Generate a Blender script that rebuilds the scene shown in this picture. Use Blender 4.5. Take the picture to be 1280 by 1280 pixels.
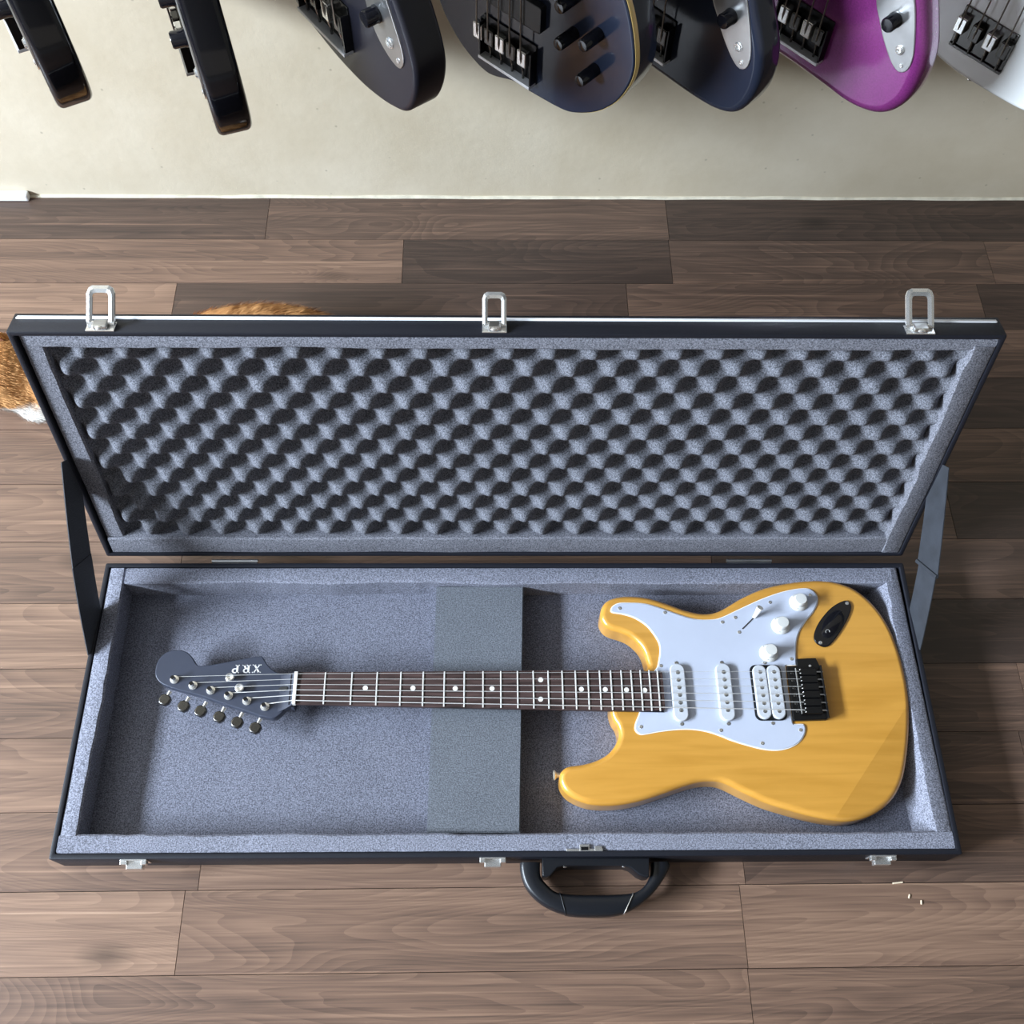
import bpy, bmesh, math, random
from mathutils import Vector, Matrix, noise
from mathutils.geometry import tessellate_polygon

# ------------------------------------------------------------------ scene, camera, light
for o in list(bpy.data.objects):
    bpy.data.objects.remove(o, do_unlink=True)
S = bpy.context.scene
C = S.collection
R = random.Random(7)
PI = math.pi

cam_d = bpy.data.cameras.new('camera')
cam_d.sensor_width = 36.0
cam_d.lens = 35.983
cam_d.clip_start = 0.02
cam = bpy.data.objects.new('camera', cam_d)
C.objects.link(cam)
_f = Vector((0.02014398, 0.46334466, -0.88594918))
_r = Vector((0.99979212, -0.01213073, 0.01638817))
_u = Vector((0.00315384, 0.88609513, 0.4634927))
cam.matrix_world = Matrix(((_r.x, _u.x, -_f.x, -0.01290), (_r.y, _u.y, -_f.y, -1.20697),
                           (_r.z, _u.z, -_f.z, 1.31719), (0, 0, 0, 1)))
S.camera = cam

world = bpy.data.worlds.new('warm_fill_sky')
S.world = world
world.use_nodes = True
bg = world.node_tree.nodes['Background']
bg.inputs[0].default_value = (1.0, 0.93, 0.83, 1)  # even warm fill, reaching in through the added front opening
bg.inputs[1].default_value = 0.45

# daylight entering by the window in the left wall
win_l = bpy.data.lights.new('window_daylight', 'AREA')
win_l.shape = 'RECTANGLE'
win_l.size = 0.95
win_l.size_y = 0.42
win_l.energy = 900.0
win_l.color = (0.76, 0.875, 1.0)
win_o = bpy.data.objects.new('window_daylight', win_l)
C.objects.link(win_o)
WIN = Vector((-4.02, -1.85, 1.93))
win_o.location = WIN
win_o.rotation_euler = (0, -PI / 2, 0)
# size is along local x (-> world z after the turn), so swap
win_l.size, win_l.size_y = 0.56, 2.4

S.view_settings.view_transform = 'Standard'
S.view_settings.look = 'None'
S.view_settings.gamma = 1.0
S.view_settings.use_curve_mapping = False
S.view_settings.exposure = 0.0

# ------------------------------------------------------------------ materials
MATS = {}


def new_mat(name):
    m = bpy.data.materials.new(name)
    m.use_nodes = True
    nt = m.node_tree
    return m, nt, nt.nodes['Principled BSDF']


def mat(name, col, rough=0.5, metal=0.0, coat=0.0, var=0.0, vscale=40.0, bump=0.0, bscale=200.0, spec=0.5, stretch=None):
    if name in MATS:
        return MATS[name]
    m, nt, p = new_mat(name)
    p.inputs['Base Color'].default_value = (*col, 1)
    p.inputs['Roughness'].default_value = rough
    p.inputs['Metallic'].default_value = metal
    p.inputs['Coat Weight'].default_value = coat
    p.inputs['Coat Roughness'].default_value = 0.04
    p.inputs['Specular IOR Level'].default_value = spec
    geo = nt.nodes.new('ShaderNodeNewGeometry')
    src = geo.outputs['Position']
    if stretch:
        mp = nt.nodes.new('ShaderNodeMapping')
        mp.inputs['Scale'].default_value = stretch
        nt.links.new(src, mp.inputs['Vector'])
        src = mp.outputs[0]
    if var > 0:
        n = nt.nodes.new('ShaderNodeTexNoise')
        n.inputs['Scale'].default_value = vscale
        n.inputs['Detail'].default_value = 4
        nt.links.new(src, n.inputs['Vector'])
        r = nt.nodes.new('ShaderNodeValToRGB')
        r.color_ramp.elements[0].position = 0.3
        r.color_ramp.elements[1].position = 0.7
        r.color_ramp.elements[0].color = (*[c * (1 - var) for c in col], 1)
        r.color_ramp.elements[1].color = (*[min(1, c * (1 + var)) for c in col], 1)
        nt.links.new(n.outputs[0], r.inputs[0])
        nt.links.new(r.outputs[0], p.inputs['Base Color'])
    if bump > 0:
        n2 = nt.nodes.new('ShaderNodeTexNoise')
        n2.inputs['Scale'].default_value = bscale
        n2.inputs['Detail'].default_value = 3
        nt.links.new(src, n2.inputs['Vector'])
        b = nt.nodes.new('ShaderNodeBump')
        b.inputs['Strength'].default_value = bump
        b.inputs['Distance'].default_value = 0.001
        nt.links.new(n2.outputs[0], b.inputs['Height'])
        nt.links.new(b.outputs[0], p.inputs['Normal'])
    MATS[name] = m
    return m


def foam_mat(name, col, amount=0.55, scale=620.0):
    m, nt, p = new_mat(name)
    tc = nt.nodes.new('ShaderNodeTexCoord')
    n = nt.nodes.new('ShaderNodeTexNoise')
    n.inputs['Scale'].default_value = scale
    n.inputs['Detail'].default_value = 2
    n.inputs['Roughness'].default_value = 0.7
    nt.links.new(tc.outputs['Object'], n.inputs['Vector'])
    r = nt.nodes.new('ShaderNodeValToRGB')
    r.color_ramp.elements[0].position = 0.36
    r.color_ramp.elements[1].position = 0.68
    r.color_ramp.elements[0].color = (*[c * (1 - amount) for c in col], 1)
    r.color_ramp.elements[1].color = (*[c * (1 + amount * 1.15) for c in col], 1)
    nt.links.new(n.outputs[0], r.inputs[0])
    n3 = nt.nodes.new('ShaderNodeTexNoise')
    n3.inputs['Scale'].default_value = 14
    nt.links.new(tc.outputs['Object'], n3.inputs['Vector'])
    mr = nt.nodes.new('ShaderNodeMapRange')
    mr.inputs['To Min'].default_value = 0.88
    mr.inputs['To Max'].default_value = 1.12
    nt.links.new(n3.outputs[0], mr.inputs['Value'])
    mx = nt.nodes.new('ShaderNodeMix')
    mx.data_type = 'RGBA'
    mx.blend_type = 'MULTIPLY'
    mx.inputs['Factor'].default_value = 1
    nt.links.new(r.outputs[0], mx.inputs['A'])
    nt.links.new(mr.outputs[0], mx.inputs['B'])
    nt.links.new(mx.outputs['Result'], p.inputs['Base Color'])
    p.inputs['Roughness'].default_value = 0.95
    p.inputs['Specular IOR Level'].default_value = 0.1
    b = nt.nodes.new('ShaderNodeBump')
    b.inputs['Strength'].default_value = 0.5
    b.inputs['Distance'].default_value = 0.0012
    nt.links.new(n.outputs[0], b.inputs['Height'])
    nt.links.new(b.outputs[0], p.inputs['Normal'])
    MATS[name] = m
    return m


def floor_mat():
    """walnut laminate: tone from the plank's object colour, grain by distorted bands"""
    m, nt, p = new_mat('walnut_laminate')
    N, L = nt.nodes.new, nt.links.new
    geo = N('ShaderNodeNewGeometry')
    oi = N('ShaderNodeObjectInfo')
    off = N('ShaderNodeVectorMath'); off.operation = 'SCALE'
    comb = N('ShaderNodeCombineXYZ')
    L(oi.outputs['Random'], comb.inputs[0]); L(oi.outputs['Random'], comb.inputs[1])
    L(comb.outputs[0], off.inputs[0]); off.inputs['Scale'].default_value = 37.0
    pos = N('ShaderNodeVectorMath'); pos.operation = 'ADD'
    L(geo.outputs['Position'], pos.inputs[0]); L(off.outputs[0], pos.inputs[1])
    # growth rings: bands of a slow, stretched noise
    m1 = N('ShaderNodeMapping'); m1.inputs['Scale'].default_value = (1.5, 8.0, 1)
    L(pos.outputs[0], m1.inputs[0])
    n1 = N('ShaderNodeTexNoise'); n1.inputs['Scale'].default_value = 1.0
    n1.inputs['Detail'].default_value = 1.5; n1.inputs['Distortion'].default_value = 0.9
    L(m1.outputs[0], n1.inputs['Vector'])
    mu = N('ShaderNodeMath'); mu.operation = 'MULTIPLY'; mu.inputs[1].default_value = 34.0
    L(n1.outputs[0], mu.inputs[0])
    si = N('ShaderNodeMath'); si.operation = 'FRACT'; L(mu.outputs[0], si.inputs[0])
    sr = N('ShaderNodeMapRange'); sr.inputs['To Min'].default_value = -0.5; sr.inputs['To Max'].default_value = 0.5
    L(si.outputs[0], sr.inputs['Value'])

    def streak(sx, sy, detail, loc=(0, 0, 0), dist=0.0):
        mm = N('ShaderNodeMapping'); mm.inputs['Scale'].default_value = (sx, sy, 1); mm.inputs['Location'].default_value = loc
        L(pos.outputs[0], mm.inputs[0])
        nn = N('ShaderNodeTexNoise'); nn.inputs['Scale'].default_value = 1.0; nn.inputs['Detail'].default_value = detail
        nn.inputs['Distortion'].default_value = dist
        L(mm.outputs[0], nn.inputs['Vector'])
        return nn.outputs[0]

    n2o = streak(10, 420, 3)
    n3o = streak(1.2, 30, 4, (3, 1, 0), 0.3)
    n4o = streak(2.0, 150, 3, (7, 5, 0), 0.2)
    n5o = streak(1.5, 170, 2, (4, 9, 0), 0.3)

    def madd(x, k, prev):
        q = N('ShaderNodeMath'); q.operation = 'MULTIPLY_ADD'; q.inputs[1].default_value = k
        L(x, q.inputs[0])
        if isinstance(prev, float):
            q.inputs[2].default_value = prev
        else:
            L(prev, q.inputs[2])
        return q.outputs[0]

    sep = N('ShaderNodeSeparateColor'); L(oi.outputs['Color'], sep.inputs[0])
    f = madd(sep.outputs[0], 1.15, 0.5 - 0.25 - 0.225 - 0.225 - 0.575 - 0.03)
    f = madd(n3o, 0.50, f)
    f = madd(n4o, 0.45, f)
    f = madd(n2o, 0.45, f)
    f = madd(sr.outputs[0], 0.13, f)
    s5 = N('ShaderNodeMapRange'); s5.inputs['From Min'].default_value = 0.62; s5.inputs['From Max'].default_value = 0.70; s5.inputs['To Max'].default_value = 0.22
    L(n5o, s5.inputs['Value'])
    f = madd(s5.outputs[0], 1.0, f)
    # knots
    m4 = N('ShaderNodeMapping'); m4.inputs['Scale'].default_value = (3.0, 7.0, 1)
    L(pos.outputs[0], m4.inputs[0])
    v = N('ShaderNodeTexVoronoi'); v.inputs['Scale'].default_value = 1.0
    L(m4.outputs[0], v.inputs['Vector'])
    vk = N('ShaderNodeMapRange'); vk.inputs['From Min'].default_value = 0.02; vk.inputs['From Max'].default_value = 0.12
    vk.inputs['To Min'].default_value = 0.5; vk.inputs['To Max'].default_value = 1.0
    L(v.outputs['Distance'], vk.inputs['Value'])
    ramp = N('ShaderNodeValToRGB')
    cr = ramp.color_ramp
    cr.elements[0].position = 0.0; cr.elements[0].color = (0.041, 0.027, 0.022, 1)
    cr.elements[1].position = 1.0; cr.elements[1].color = (0.36, 0.235, 0.165, 1)
    for ps, cl in ((0.30, (0.088, 0.055, 0.041, 1)), (0.55, (0.172, 0.104, 0.073, 1)), (0.80, (0.265, 0.165, 0.113, 1))):
        e = cr.elements.new(ps); e.color = cl
    L(f, ramp.inputs[0])
    kx = N('ShaderNodeMix'); kx.data_type = 'RGBA'; kx.blend_type = 'MULTIPLY'; kx.inputs['Factor'].default_value = 1
    L(ramp.outputs[0], kx.inputs['A']); L(vk.outputs[0], kx.inputs['B'])
    L(kx.outputs['Result'], p.inputs['Base Color'])
    p.inputs['Roughness'].default_value = 0.37
    bp = N('ShaderNodeBump'); bp.inputs['Strength'].default_value = 0.12; bp.inputs['Distance'].default_value = 0.0006
    L(n2o, bp.inputs['Height']); L(bp.outputs[0], p.inputs['Normal'])
    MATS['floor'] = m
    return m


def wall_mat():
    m, nt, p = new_mat('cream_plaster')
    N, L = nt.nodes.new, nt.links.new
    geo = N('ShaderNodeNewGeometry')
    n = N('ShaderNodeTexNoise'); n.inputs['Scale'].default_value = 3.2; n.inputs['Detail'].default_value = 7; n.inputs['Roughness'].default_value = 0.65
    L(geo.outputs['Position'], n.inputs['Vector'])
    r = N('ShaderNodeValToRGB')
    r.color_ramp.elements[0].position = 0.3; r.color_ramp.elements[0].color = (0.475, 0.40, 0.285, 1)
    r.color_ramp.elements[1].position = 0.72; r.color_ramp.elements[1].color = (0.60, 0.53, 0.415, 1)
    L(n.outputs[0], r.inputs[0])
    # scuff specks
    v = N('ShaderNodeTexVoronoi'); v.inputs['Scale'].default_value = 26
    L(geo.outputs['Position'], v.inputs['Vector'])
    mr = N('ShaderNodeMapRange'); mr.inputs['From Min'].default_value = 0.03; mr.inputs['From Max'].default_value = 0.07
    mr.inputs['To Min'].default_value = 0.72; mr.inputs['To Max'].default_value = 1
    L(v.outputs['Distance'], mr.inputs['Value'])
    mx = N('ShaderNodeMix'); mx.data_type = 'RGBA'; mx.blend_type = 'MULTIPLY'; mx.inputs['Factor'].default_value = 1
    L(r.outputs[0], mx.inputs['A']); L(mr.outputs[0], mx.inputs['B'])
    L(mx.outputs['Result'], p.inputs['Base Color'])
    p.inputs['Roughness'].default_value = 0.7
    n2 = N('ShaderNodeTexNoise'); n2.inputs['Scale'].default_value = 60; n2.inputs['Detail'].default_value = 5
    L(geo.outputs['Position'], n2.inputs['Vector'])
    b = N('ShaderNodeBump'); b.inputs['Strength'].default_value = 0.12; b.inputs['Distance'].default_value = 0.003
    L(n2.outputs[0], b.inputs['Height']); L(b.outputs[0], p.inputs['Normal'])
    MATS['wall'] = m
    return m


def amber_mat():
    m, nt, p = new_mat('amber_lacquered_wood')
    N, L = nt.nodes.new, nt.links.new
    tc = N('ShaderNodeTexCoord')
    m1 = N('ShaderNodeMapping'); m1.inputs['Scale'].default_value = (7, 90, 20); L(tc.outputs['Object'], m1.inputs[0])
    n1 = N('ShaderNodeTexNoise'); n1.inputs['Scale'].default_value = 1; n1.inputs['Detail'].default_value = 5; n1.inputs['Distortion'].default_value = 0.4
    L(m1.outputs[0], n1.inputs['Vector'])
    r = N('ShaderNodeValToRGB')
    r.color_ramp.elements[0].position = 0.25; r.color_ramp.elements[0].color = (0.47, 0.222, 0.030, 1)
    r.color_ramp.elements[1].position = 0.62; r.color_ramp.elements[1].color = (0.57, 0.282, 0.048, 1)
    L(n1.outputs[0], r.inputs[0])
    m2 = N('ShaderNodeMapping'); m2.inputs['Scale'].default_value = (20, 48, 10); L(tc.outputs['Object'], m2.inputs[0])
    v = N('ShaderNodeTexVoronoi'); v.inputs['Scale'].default_value = 0.5; L(m2.outputs[0], v.inputs['Vector'])
    mr = N('ShaderNodeMapRange'); mr.inputs['From Min'].default_value = 0.02; mr.inputs['From Max'].default_value = 0.10
    mr.inputs['To Min'].default_value = 0.74; mr.inputs['To Max'].default_value = 1; L(v.outputs['Distance'], mr.inputs['Value'])
    mx = N('ShaderNodeMix'); mx.data_type = 'RGBA'; mx.blend_type = 'MULTIPLY'; mx.inputs['Factor'].default_value = 0.8
    L(r.outputs[0], mx.inputs['A']); L(mr.outputs[0], mx.inputs['B'])
    L(mx.outputs['Result'], p.inputs['Base Color'])
    p.inputs['Roughness'].default_value = 0.28
    p.inputs['Coat Weight'].default_value = 0.7
    p.inputs['Coat Roughness'].default_value = 0.06
    MATS['amber'] = m
    return m


def fur_mat():
    m, nt, p = new_mat('ginger_and_white_fur')
    N, L = nt.nodes.new, nt.links.new
    tc = N('ShaderNodeTexCoord')
    n = N('ShaderNodeTexNoise'); n.inputs['Scale'].default_value = 26; n.inputs['Detail'].default_value = 3
    mp = N('ShaderNodeMapping'); mp.inputs['Scale'].default_value = (2.2, 0.5, 0.6); L(tc.outputs['Object'], mp.inputs[0])
    L(mp.outputs[0], n.inputs['Vector'])
    r = N('ShaderNodeValToRGB')
    r.color_ramp.elements[0].position = 0.36; r.color_ramp.elements[0].color = (0.30, 0.125, 0.036, 1)
    r.color_ramp.elements[1].position = 0.62; r.color_ramp.elements[1].color = (0.68, 0.37, 0.15, 1)
    L(n.outputs[0], r.inputs[0])
    sp = N('ShaderNodeSeparateXYZ'); L(tc.outputs['Object'], sp.inputs[0])
    nn = N('ShaderNodeTexNoise'); nn.inputs['Scale'].default_value = 40; L(tc.outputs['Object'], nn.inputs['Vector'])
    ad = N('ShaderNodeMath'); ad.operation = 'MULTIPLY_ADD'; ad.inputs[1].default_value = 0.018; L(nn.outputs[0], ad.inputs[0]); L(sp.outputs[2], ad.inputs[2])
    mr = N('ShaderNodeMapRange'); mr.inputs['From Min'].default_value = 0.036; mr.inputs['From Max'].default_value = 0.044; L(ad.outputs[0], mr.inputs['Value'])
    mx = N('ShaderNodeMix'); mx.data_type = 'RGBA'
    L(mr.outputs[0], mx.inputs['Factor']); mx.inputs['A'].default_value = (0.58, 0.55, 0.51, 1); L(r.outputs[0], mx.inputs['B'])
    L(mx.outputs['Result'], p.inputs['Base Color'])
    p.inputs['Roughness'].default_value = 0.75
    p.inputs['Specular IOR Level'].default_value = 0.2
    MATS['fur'] = m
    return m


FOAM = foam_mat('grey_foam', (0.195, 0.202, 0.250))
FOAM_E = foam_mat('dark_grey_egg_crate_foam', (0.118, 0.121, 0.140), 0.6)
FOAM_L = foam_mat('grey_lid_foam', (0.160, 0.163, 0.190))
FOAM_D = foam_mat('charcoal_foam_pad', (0.150, 0.156, 0.198))
FLOOR = floor_mat()
WALL = wall_mat()
AMBER = amber_mat()
FUR = fur_mat()
VINYL = mat('black_vinyl', (0.0095, 0.0105, 0.016), rough=0.48, bump=0.25, bscale=900, spec=0.28)
BPLASTIC = mat('black_plastic', (0.006, 0.007, 0.010), rough=0.36, bump=0.08, bscale=700, spec=0.4)
CHROME = mat('chrome', (0.90, 0.90, 0.89), rough=0.20, metal=0.9)
STEEL = mat('brushed_steel', (0.66, 0.67, 0.68), rough=0.30, metal=1.0, var=0.12, vscale=30)
BMETAL = mat('black_metal', (0.030, 0.030, 0.032), rough=0.28, metal=0.85)
DCHROME = mat('dark_chrome', (0.11, 0.107, 0.103), rough=0.26, metal=1.0)
WPLASTIC = mat('white_plastic', (0.46, 0.50, 0.61), rough=0.28, var=0.03, vscale=20)
WEDGE = mat('white_plastic_edge', (0.80, 0.79, 0.77), rough=0.3)
KNOBM = mat('warm_white_plastic', (0.60, 0.60, 0.585), rough=0.35)
PKM = mat('pearl_white_plastic', (0.50, 0.525, 0.575), rough=0.3)
IVORY = mat('cream_plastic', (0.80, 0.78, 0.73), rough=0.3)
PEARL = mat('white_pearl', (0.82, 0.81, 0.78), rough=0.3)
ROSE = mat('rosewood', (0.050, 0.030, 0.028), rough=0.5, var=0.6, vscale=1.0, stretch=(22, 320, 40), spec=0.3)
NICKEL = mat('nickel_fret', (0.80, 0.79, 0.77), rough=0.4, metal=0.45)
SILV = mat('silver_bridge_lip', (0.74, 0.75, 0.78), rough=0.4, metal=0.5)
HEADM = mat('slate_satin_headstock', (0.036, 0.042, 0.064), spec=0.35, rough=0.38, var=0.06, vscale=12)
NECKW = mat('maple_neck', (0.20, 0.105, 0.045), rough=0.4, var=0.15, vscale=30)
GLOSSBLACK = mat('gloss_black_lacquer', (0.005, 0.005, 0.007), rough=0.10, coat=0.15, spec=0.35)
SATINBLACK = mat('satin_black_lacquer', (0.0075, 0.0075, 0.012), rough=0.34, coat=0.1, spec=0.35)
BROWNSHEEN = mat('dark_sunburst_blue_sheen', (0.017, 0.021, 0.036), rough=0.12, coat=0.2, spec=0.4)  # bluish sheen on the face is put into the base colour
BLACKSHEEN = mat('black_lacquer_blue_sheen', (0.016, 0.021, 0.038), rough=0.14, coat=0.2, spec=0.4)  # black lacquer, its blue reflected sheen set in the base colour
PURPLE = mat('purple_metallic_lacquer', (0.20, 0.030, 0.165), rough=0.24, coat=1.0, metal=0.35, var=0.18, vscale=500)
WHITEL = mat('white_lacquer', (0.84, 0.86, 0.86), rough=0.15, coat=1.0)
BINDING = mat('cream_binding', (0.72, 0.52, 0.20), rough=0.3)
WEB_SHADED = mat('shaded_webbing', (0.030, 0.032, 0.038), rough=0.65, bump=0.6, bscale=500)  # strap webbing, left copy toned for its shaded face
WEB_LIT = mat('lit_webbing', (0.019, 0.022, 0.029), rough=0.8, var=0.25, vscale=160, stretch=(1, 0.25, 0.25), bump=0.5, bscale=500)  # same webbing, right copy with its tone set for the lit face
PIPE = mat('white_piping', (0.80, 0.81, 0.84), rough=0.35)
WHITEP = mat('white_paint', (0.80, 0.79, 0.75), rough=0.5, var=0.08, vscale=50)
PINK = mat('pink_skin', (0.62, 0.30, 0.22), rough=0.6)
STRING = mat('nickel_string', (0.80, 0.80, 0.80), rough=0.4, metal=0.5)
BSTRING = mat('wound_bass_string', (0.42, 0.40, 0.38), rough=0.35, metal=1.0)
LETTER = mat('silver_lettering', (0.78, 0.78, 0.80), rough=0.35, metal=0.3)
LITTER = mat('pale_wood_chip', (0.75, 0.62, 0.45), rough=0.7)
CONCRETE = mat('grey_slab', (0.30, 0.30, 0.29), rough=0.9, var=0.15, vscale=8)
CEIL = mat('grey_ceiling_paint', (0.13, 0.125, 0.12), rough=0.8, var=0.03, vscale=4)
SHOPW = mat('brown_shop_wall_paint', (0.13, 0.115, 0.095), rough=0.8, var=0.06, vscale=3)

# ------------------------------------------------------------------ helpers


def link(name, me, m, parent=None, loc=None, rot=None):
    o = bpy.data.objects.new(name, me)
    C.objects.link(o)
    if m is not None and len(me.materials) == 0:
        me.materials.append(m)
    if parent is not None:
        o.parent = parent
    if loc is not None:
        o.location = loc
    if rot is not None:
        o.rotation_euler = rot
    return o


def from_bm(name, bm, m, parent=None, smooth=False, angle=None, **k):
    me = bpy.data.meshes.new(name)
    bmesh.ops.recalc_face_normals(bm, faces=bm.faces)
    bm.to_mesh(me)
    bm.free()
    if smooth:
        for p in me.polygons:
            p.use_smooth = True
        if angle is not None:
            me.set_sharp_from_angle(angle=math.radians(angle))
    return link(name, me, m, parent, **k)


def thing(name, label, cat, loc=(0, 0, 0), rz=0.0, group=None):
    o = bpy.data.objects.new(name, None)
    o.empty_display_size = 0.05
    C.objects.link(o)
    o.location = loc
    o.rotation_euler = (0, 0, rz)
    tag(o, label, cat, group)
    return o


def tag(o, label=None, cat=None, group=None, kind=None):
    if label:
        o['label'] = label
    if cat:
        o['category'] = cat
    if group:
        o['group'] = group
    if kind:
        o['kind'] = kind
    return o


def bm_box(bm, x0, x1, y0, y1, z0, z1, bev=0.0, seg=2, mtx=None):
    r = bmesh.ops.create_cube(bm, size=1.0)
    vs = r['verts']
    for v in vs:
        v.co = Vector(((x0 + x1) / 2 + v.co.x * (x1 - x0), (y0 + y1) / 2 + v.co.y * (y1 - y0), (z0 + z1) / 2 + v.co.z * (z1 - z0)))
    fs = set()
    for v in vs:
        fs.update(v.link_faces)
    if bev > 0:
        es = list({e for f in fs for e in f.edges})
        rr = bmesh.ops.bevel(bm, geom=es, offset=bev, segments=seg, affect='EDGES', profile=0.5)
        vs = list({v for f in rr['faces'] for v in f.verts} | {v for v in vs if v.is_valid})
    if mtx is not None:
        for v in vs:
            v.co = mtx @ v.co
    return vs


def box(name, x0, x1, y0, y1, z0, z1, m, parent=None, bev=0.0, seg=2, smooth=False, mtx=None, **k):
    bm = bmesh.new()
    bm_box(bm, x0, x1, y0, y1, z0, z1, bev, seg, mtx)
    return from_bm(name, bm, m, parent, smooth=smooth, angle=35 if smooth else None, **k)


def catmull(pts, n, closed=True):
    """resample a smooth curve through pts to n points of even arc length"""
    P = [Vector((*p, 0)) if len(p) == 2 else Vector(p) for p in pts]
    out = []
    cnt = len(P)
    segs = cnt if closed else cnt - 1
    for i in range(segs):
        if closed:
            a, b, c, d = P[(i - 1) % cnt], P[i], P[(i + 1) % cnt], P[(i + 2) % cnt]
        else:
            a, b, c, d = P[max(i - 1, 0)], P[i], P[i + 1], P[min(i + 2, cnt - 1)]
        for k in range(8):
            t = k / 8
            out.append(0.5 * ((2 * b) + (c - a) * t + (2 * a - 5 * b + 4 * c - d) * t * t + (3 * b - a - 3 * c + d) * t ** 3))
    if not closed:
        out.append(P[-1].copy())
    if closed:
        out.append(out[0].copy())
    ln = [0]
    for i in range(1, len(out)):
        ln.append(ln[-1] + (out[i] - out[i - 1]).length)
    res = []
    j = 0
    m = n if closed else n - 1
    for k in range(n):
        t = ln[-1] * k / m
        while j < len(ln) - 2 and ln[j + 1] < t:
            j += 1
        d = ln[j + 1] - ln[j]
        res.append(out[j].lerp(out[j + 1], (t - ln[j]) / d if d > 0 else 0))
    return res


def poly_area(P):
    return 0.5 * sum(P[i].x * P[(i + 1) % len(P)].y - P[(i + 1) % len(P)].x * P[i].y for i in range(len(P)))


def prism(name, outline, z0, z1, m, parent=None, r_top=0.0, r_bot=0.0, n=None, seg=4, to=None, warp=None, cut=None, smooth=True, angle=40, **k):
    """solid from a 2D outline with rounded top / bottom edges. to(x,y,z) maps to the final axes."""
    P = catmull(outline, n) if n else [Vector((p[0], p[1], 0)) for p in outline]
    if poly_area(P) < 0:
        P.reverse()
    cnt = len(P)
    nor = []
    for i in range(cnt):
        t = (P[(i + 1) % cnt] - P[i - 1])
        t.normalize()
        nor.append(Vector((-t.y, t.x, 0)))  # inward for CCW
    rings = []
    if r_bot > 0:
        for s in range(seg + 1):
            a = PI / 2 * s / seg
            rings.append((r_bot * (1 - math.sin(a)), z0 + r_bot * (1 - math.cos(a))))
    else:
        rings.append((0, z0))
    if r_top > 0:
        for s in range(seg + 1):
            a = PI / 2 * s / seg
            rings.append((r_top * (1 - math.cos(a)), z1 - r_top * (1 - math.sin(a))))
    else:
        rings.append((0, z1))
    # a narrow flat ring inside each rounded edge keeps the big faces flat-shaded
    if r_bot > 0:
        rings.insert(0, (r_bot + 0.0006, z0))
    if r_top > 0:
        rings.append((r_top + 0.0006, z1))
    bm = bmesh.new()
    rv = []
    for off, z in rings:
        rv.append([bm.verts.new((P[i].x + nor[i].x * off, P[i].y + nor[i].y * off, z)) for i in range(cnt)])
    for a, b in zip(rv, rv[1:]):
        for i in range(cnt):
            j = (i + 1) % cnt
            bm.faces.new((a[i], a[j], b[j], b[i]))
    for ring, flip in ((rv[0], True), (rv[-1], False)):
        for tri in tessellate_polygon([[v.co.copy() for v in ring]]):
            try:
                bm.faces.new([ring[t] for t in (reversed(tri) if flip else tri)])
            except ValueError:
                pass
    if cut is not None:
        bmesh.ops.bisect_plane(bm, geom=bm.verts[:] + bm.edges[:] + bm.faces[:], plane_co=cut[0], plane_no=cut[1])
    big = [f for f in bm.faces if len(f.verts) > 4]
    bmesh.ops.triangulate(bm, faces=big)
    if warp is not None:
        for v in bm.verts:
            v.co = warp(v.co)
    if to is not None:
        for v in bm.verts:
            v.co = to(v.co)
    return from_bm(name, bm, m, parent, smooth=smooth, angle=angle, **k)


def bm_tube(bm, pts, rad, n=8, cap=True, squash=1.0):
    P = [Vector(p) for p in pts]
    rr = rad if isinstance(rad, (list, tuple)) else [rad] * len(P)
    rings = []
    prev = None
    for i, p in enumerate(P):
        t = (P[min(i + 1, len(P) - 1)] - P[max(i - 1, 0)]).normalized()
        if prev is None:
            up = Vector((0, 0, 1)) if abs(t.z) < 0.9 else Vector((1, 0, 0))
            a = t.cross(up).normalized()
        else:
            a = (prev - t * prev.dot(t)).normalized()
        prev = a
        b = t.cross(a)
        rings.append([bm.verts.new(p + (a * math.cos(2 * PI * k / n) + b * math.sin(2 * PI * k / n) * squash) * rr[i]) for k in range(n)])
    for a, b in zip(rings, rings[1:]):
        for k in range(n):
            bm.faces.new((a[k], a[(k + 1) % n], b[(k + 1) % n], b[k]))
    if cap:
        bm.faces.new(list(reversed(rings[0])))
        bm.faces.new(rings[-1])


def tube(name, pts, rad, m, parent=None, n=8, squash=1.0, **k):
    bm = bmesh.new()
    bm_tube(bm, pts, rad, n, squash=squash)
    return from_bm(name, bm, m, parent, smooth=True, angle=50, **k)


def bm_lathe(bm, prof, n=24, mtx=None):
    """prof: list of (r, z) from bottom axis to top axis"""
    rings = []
    for r, z in prof:
        if r < 1e-6:
            rings.append([bm.verts.new((0, 0, z))])
        else:
            rings.append([bm.verts.new((r * math.cos(2 * PI * k / n), r * math.sin(2 * PI * k / n), z)) for k in range(n)])
    for a, b in zip(rings, rings[1:]):
        for k in range(n):
            j = (k + 1) % n
            if len(a) == 1 and len(b) > 1:
                bm.faces.new((a[0], b[j], b[k]))
            elif len(b) == 1 and len(a) > 1:
                bm.faces.new((a[k], a[j], b[0]))
            elif len(a) > 1:
                bm.faces.new((a[k], a[j], b[j], b[k]))
    if len(rings[0]) > 1:
        bm.faces.new(list(reversed(rings[0])))
    if len(rings[-1]) > 1:
        bm.faces.new(rings[-1])
    if mtx is not None:
        for r in rings:
            for v in r:
                v.co = mtx @ v.co


def lathe(name, prof, m, parent=None, n=24, mtx=None, angle=40, **k):
    bm = bmesh.new()
    bm_lathe(bm, prof, n, mtx)
    return from_bm(name, bm, m, parent, smooth=True, angle=angle, **k)


def T(x, y, z):
    return Matrix.Translation((x, y, z))


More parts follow.
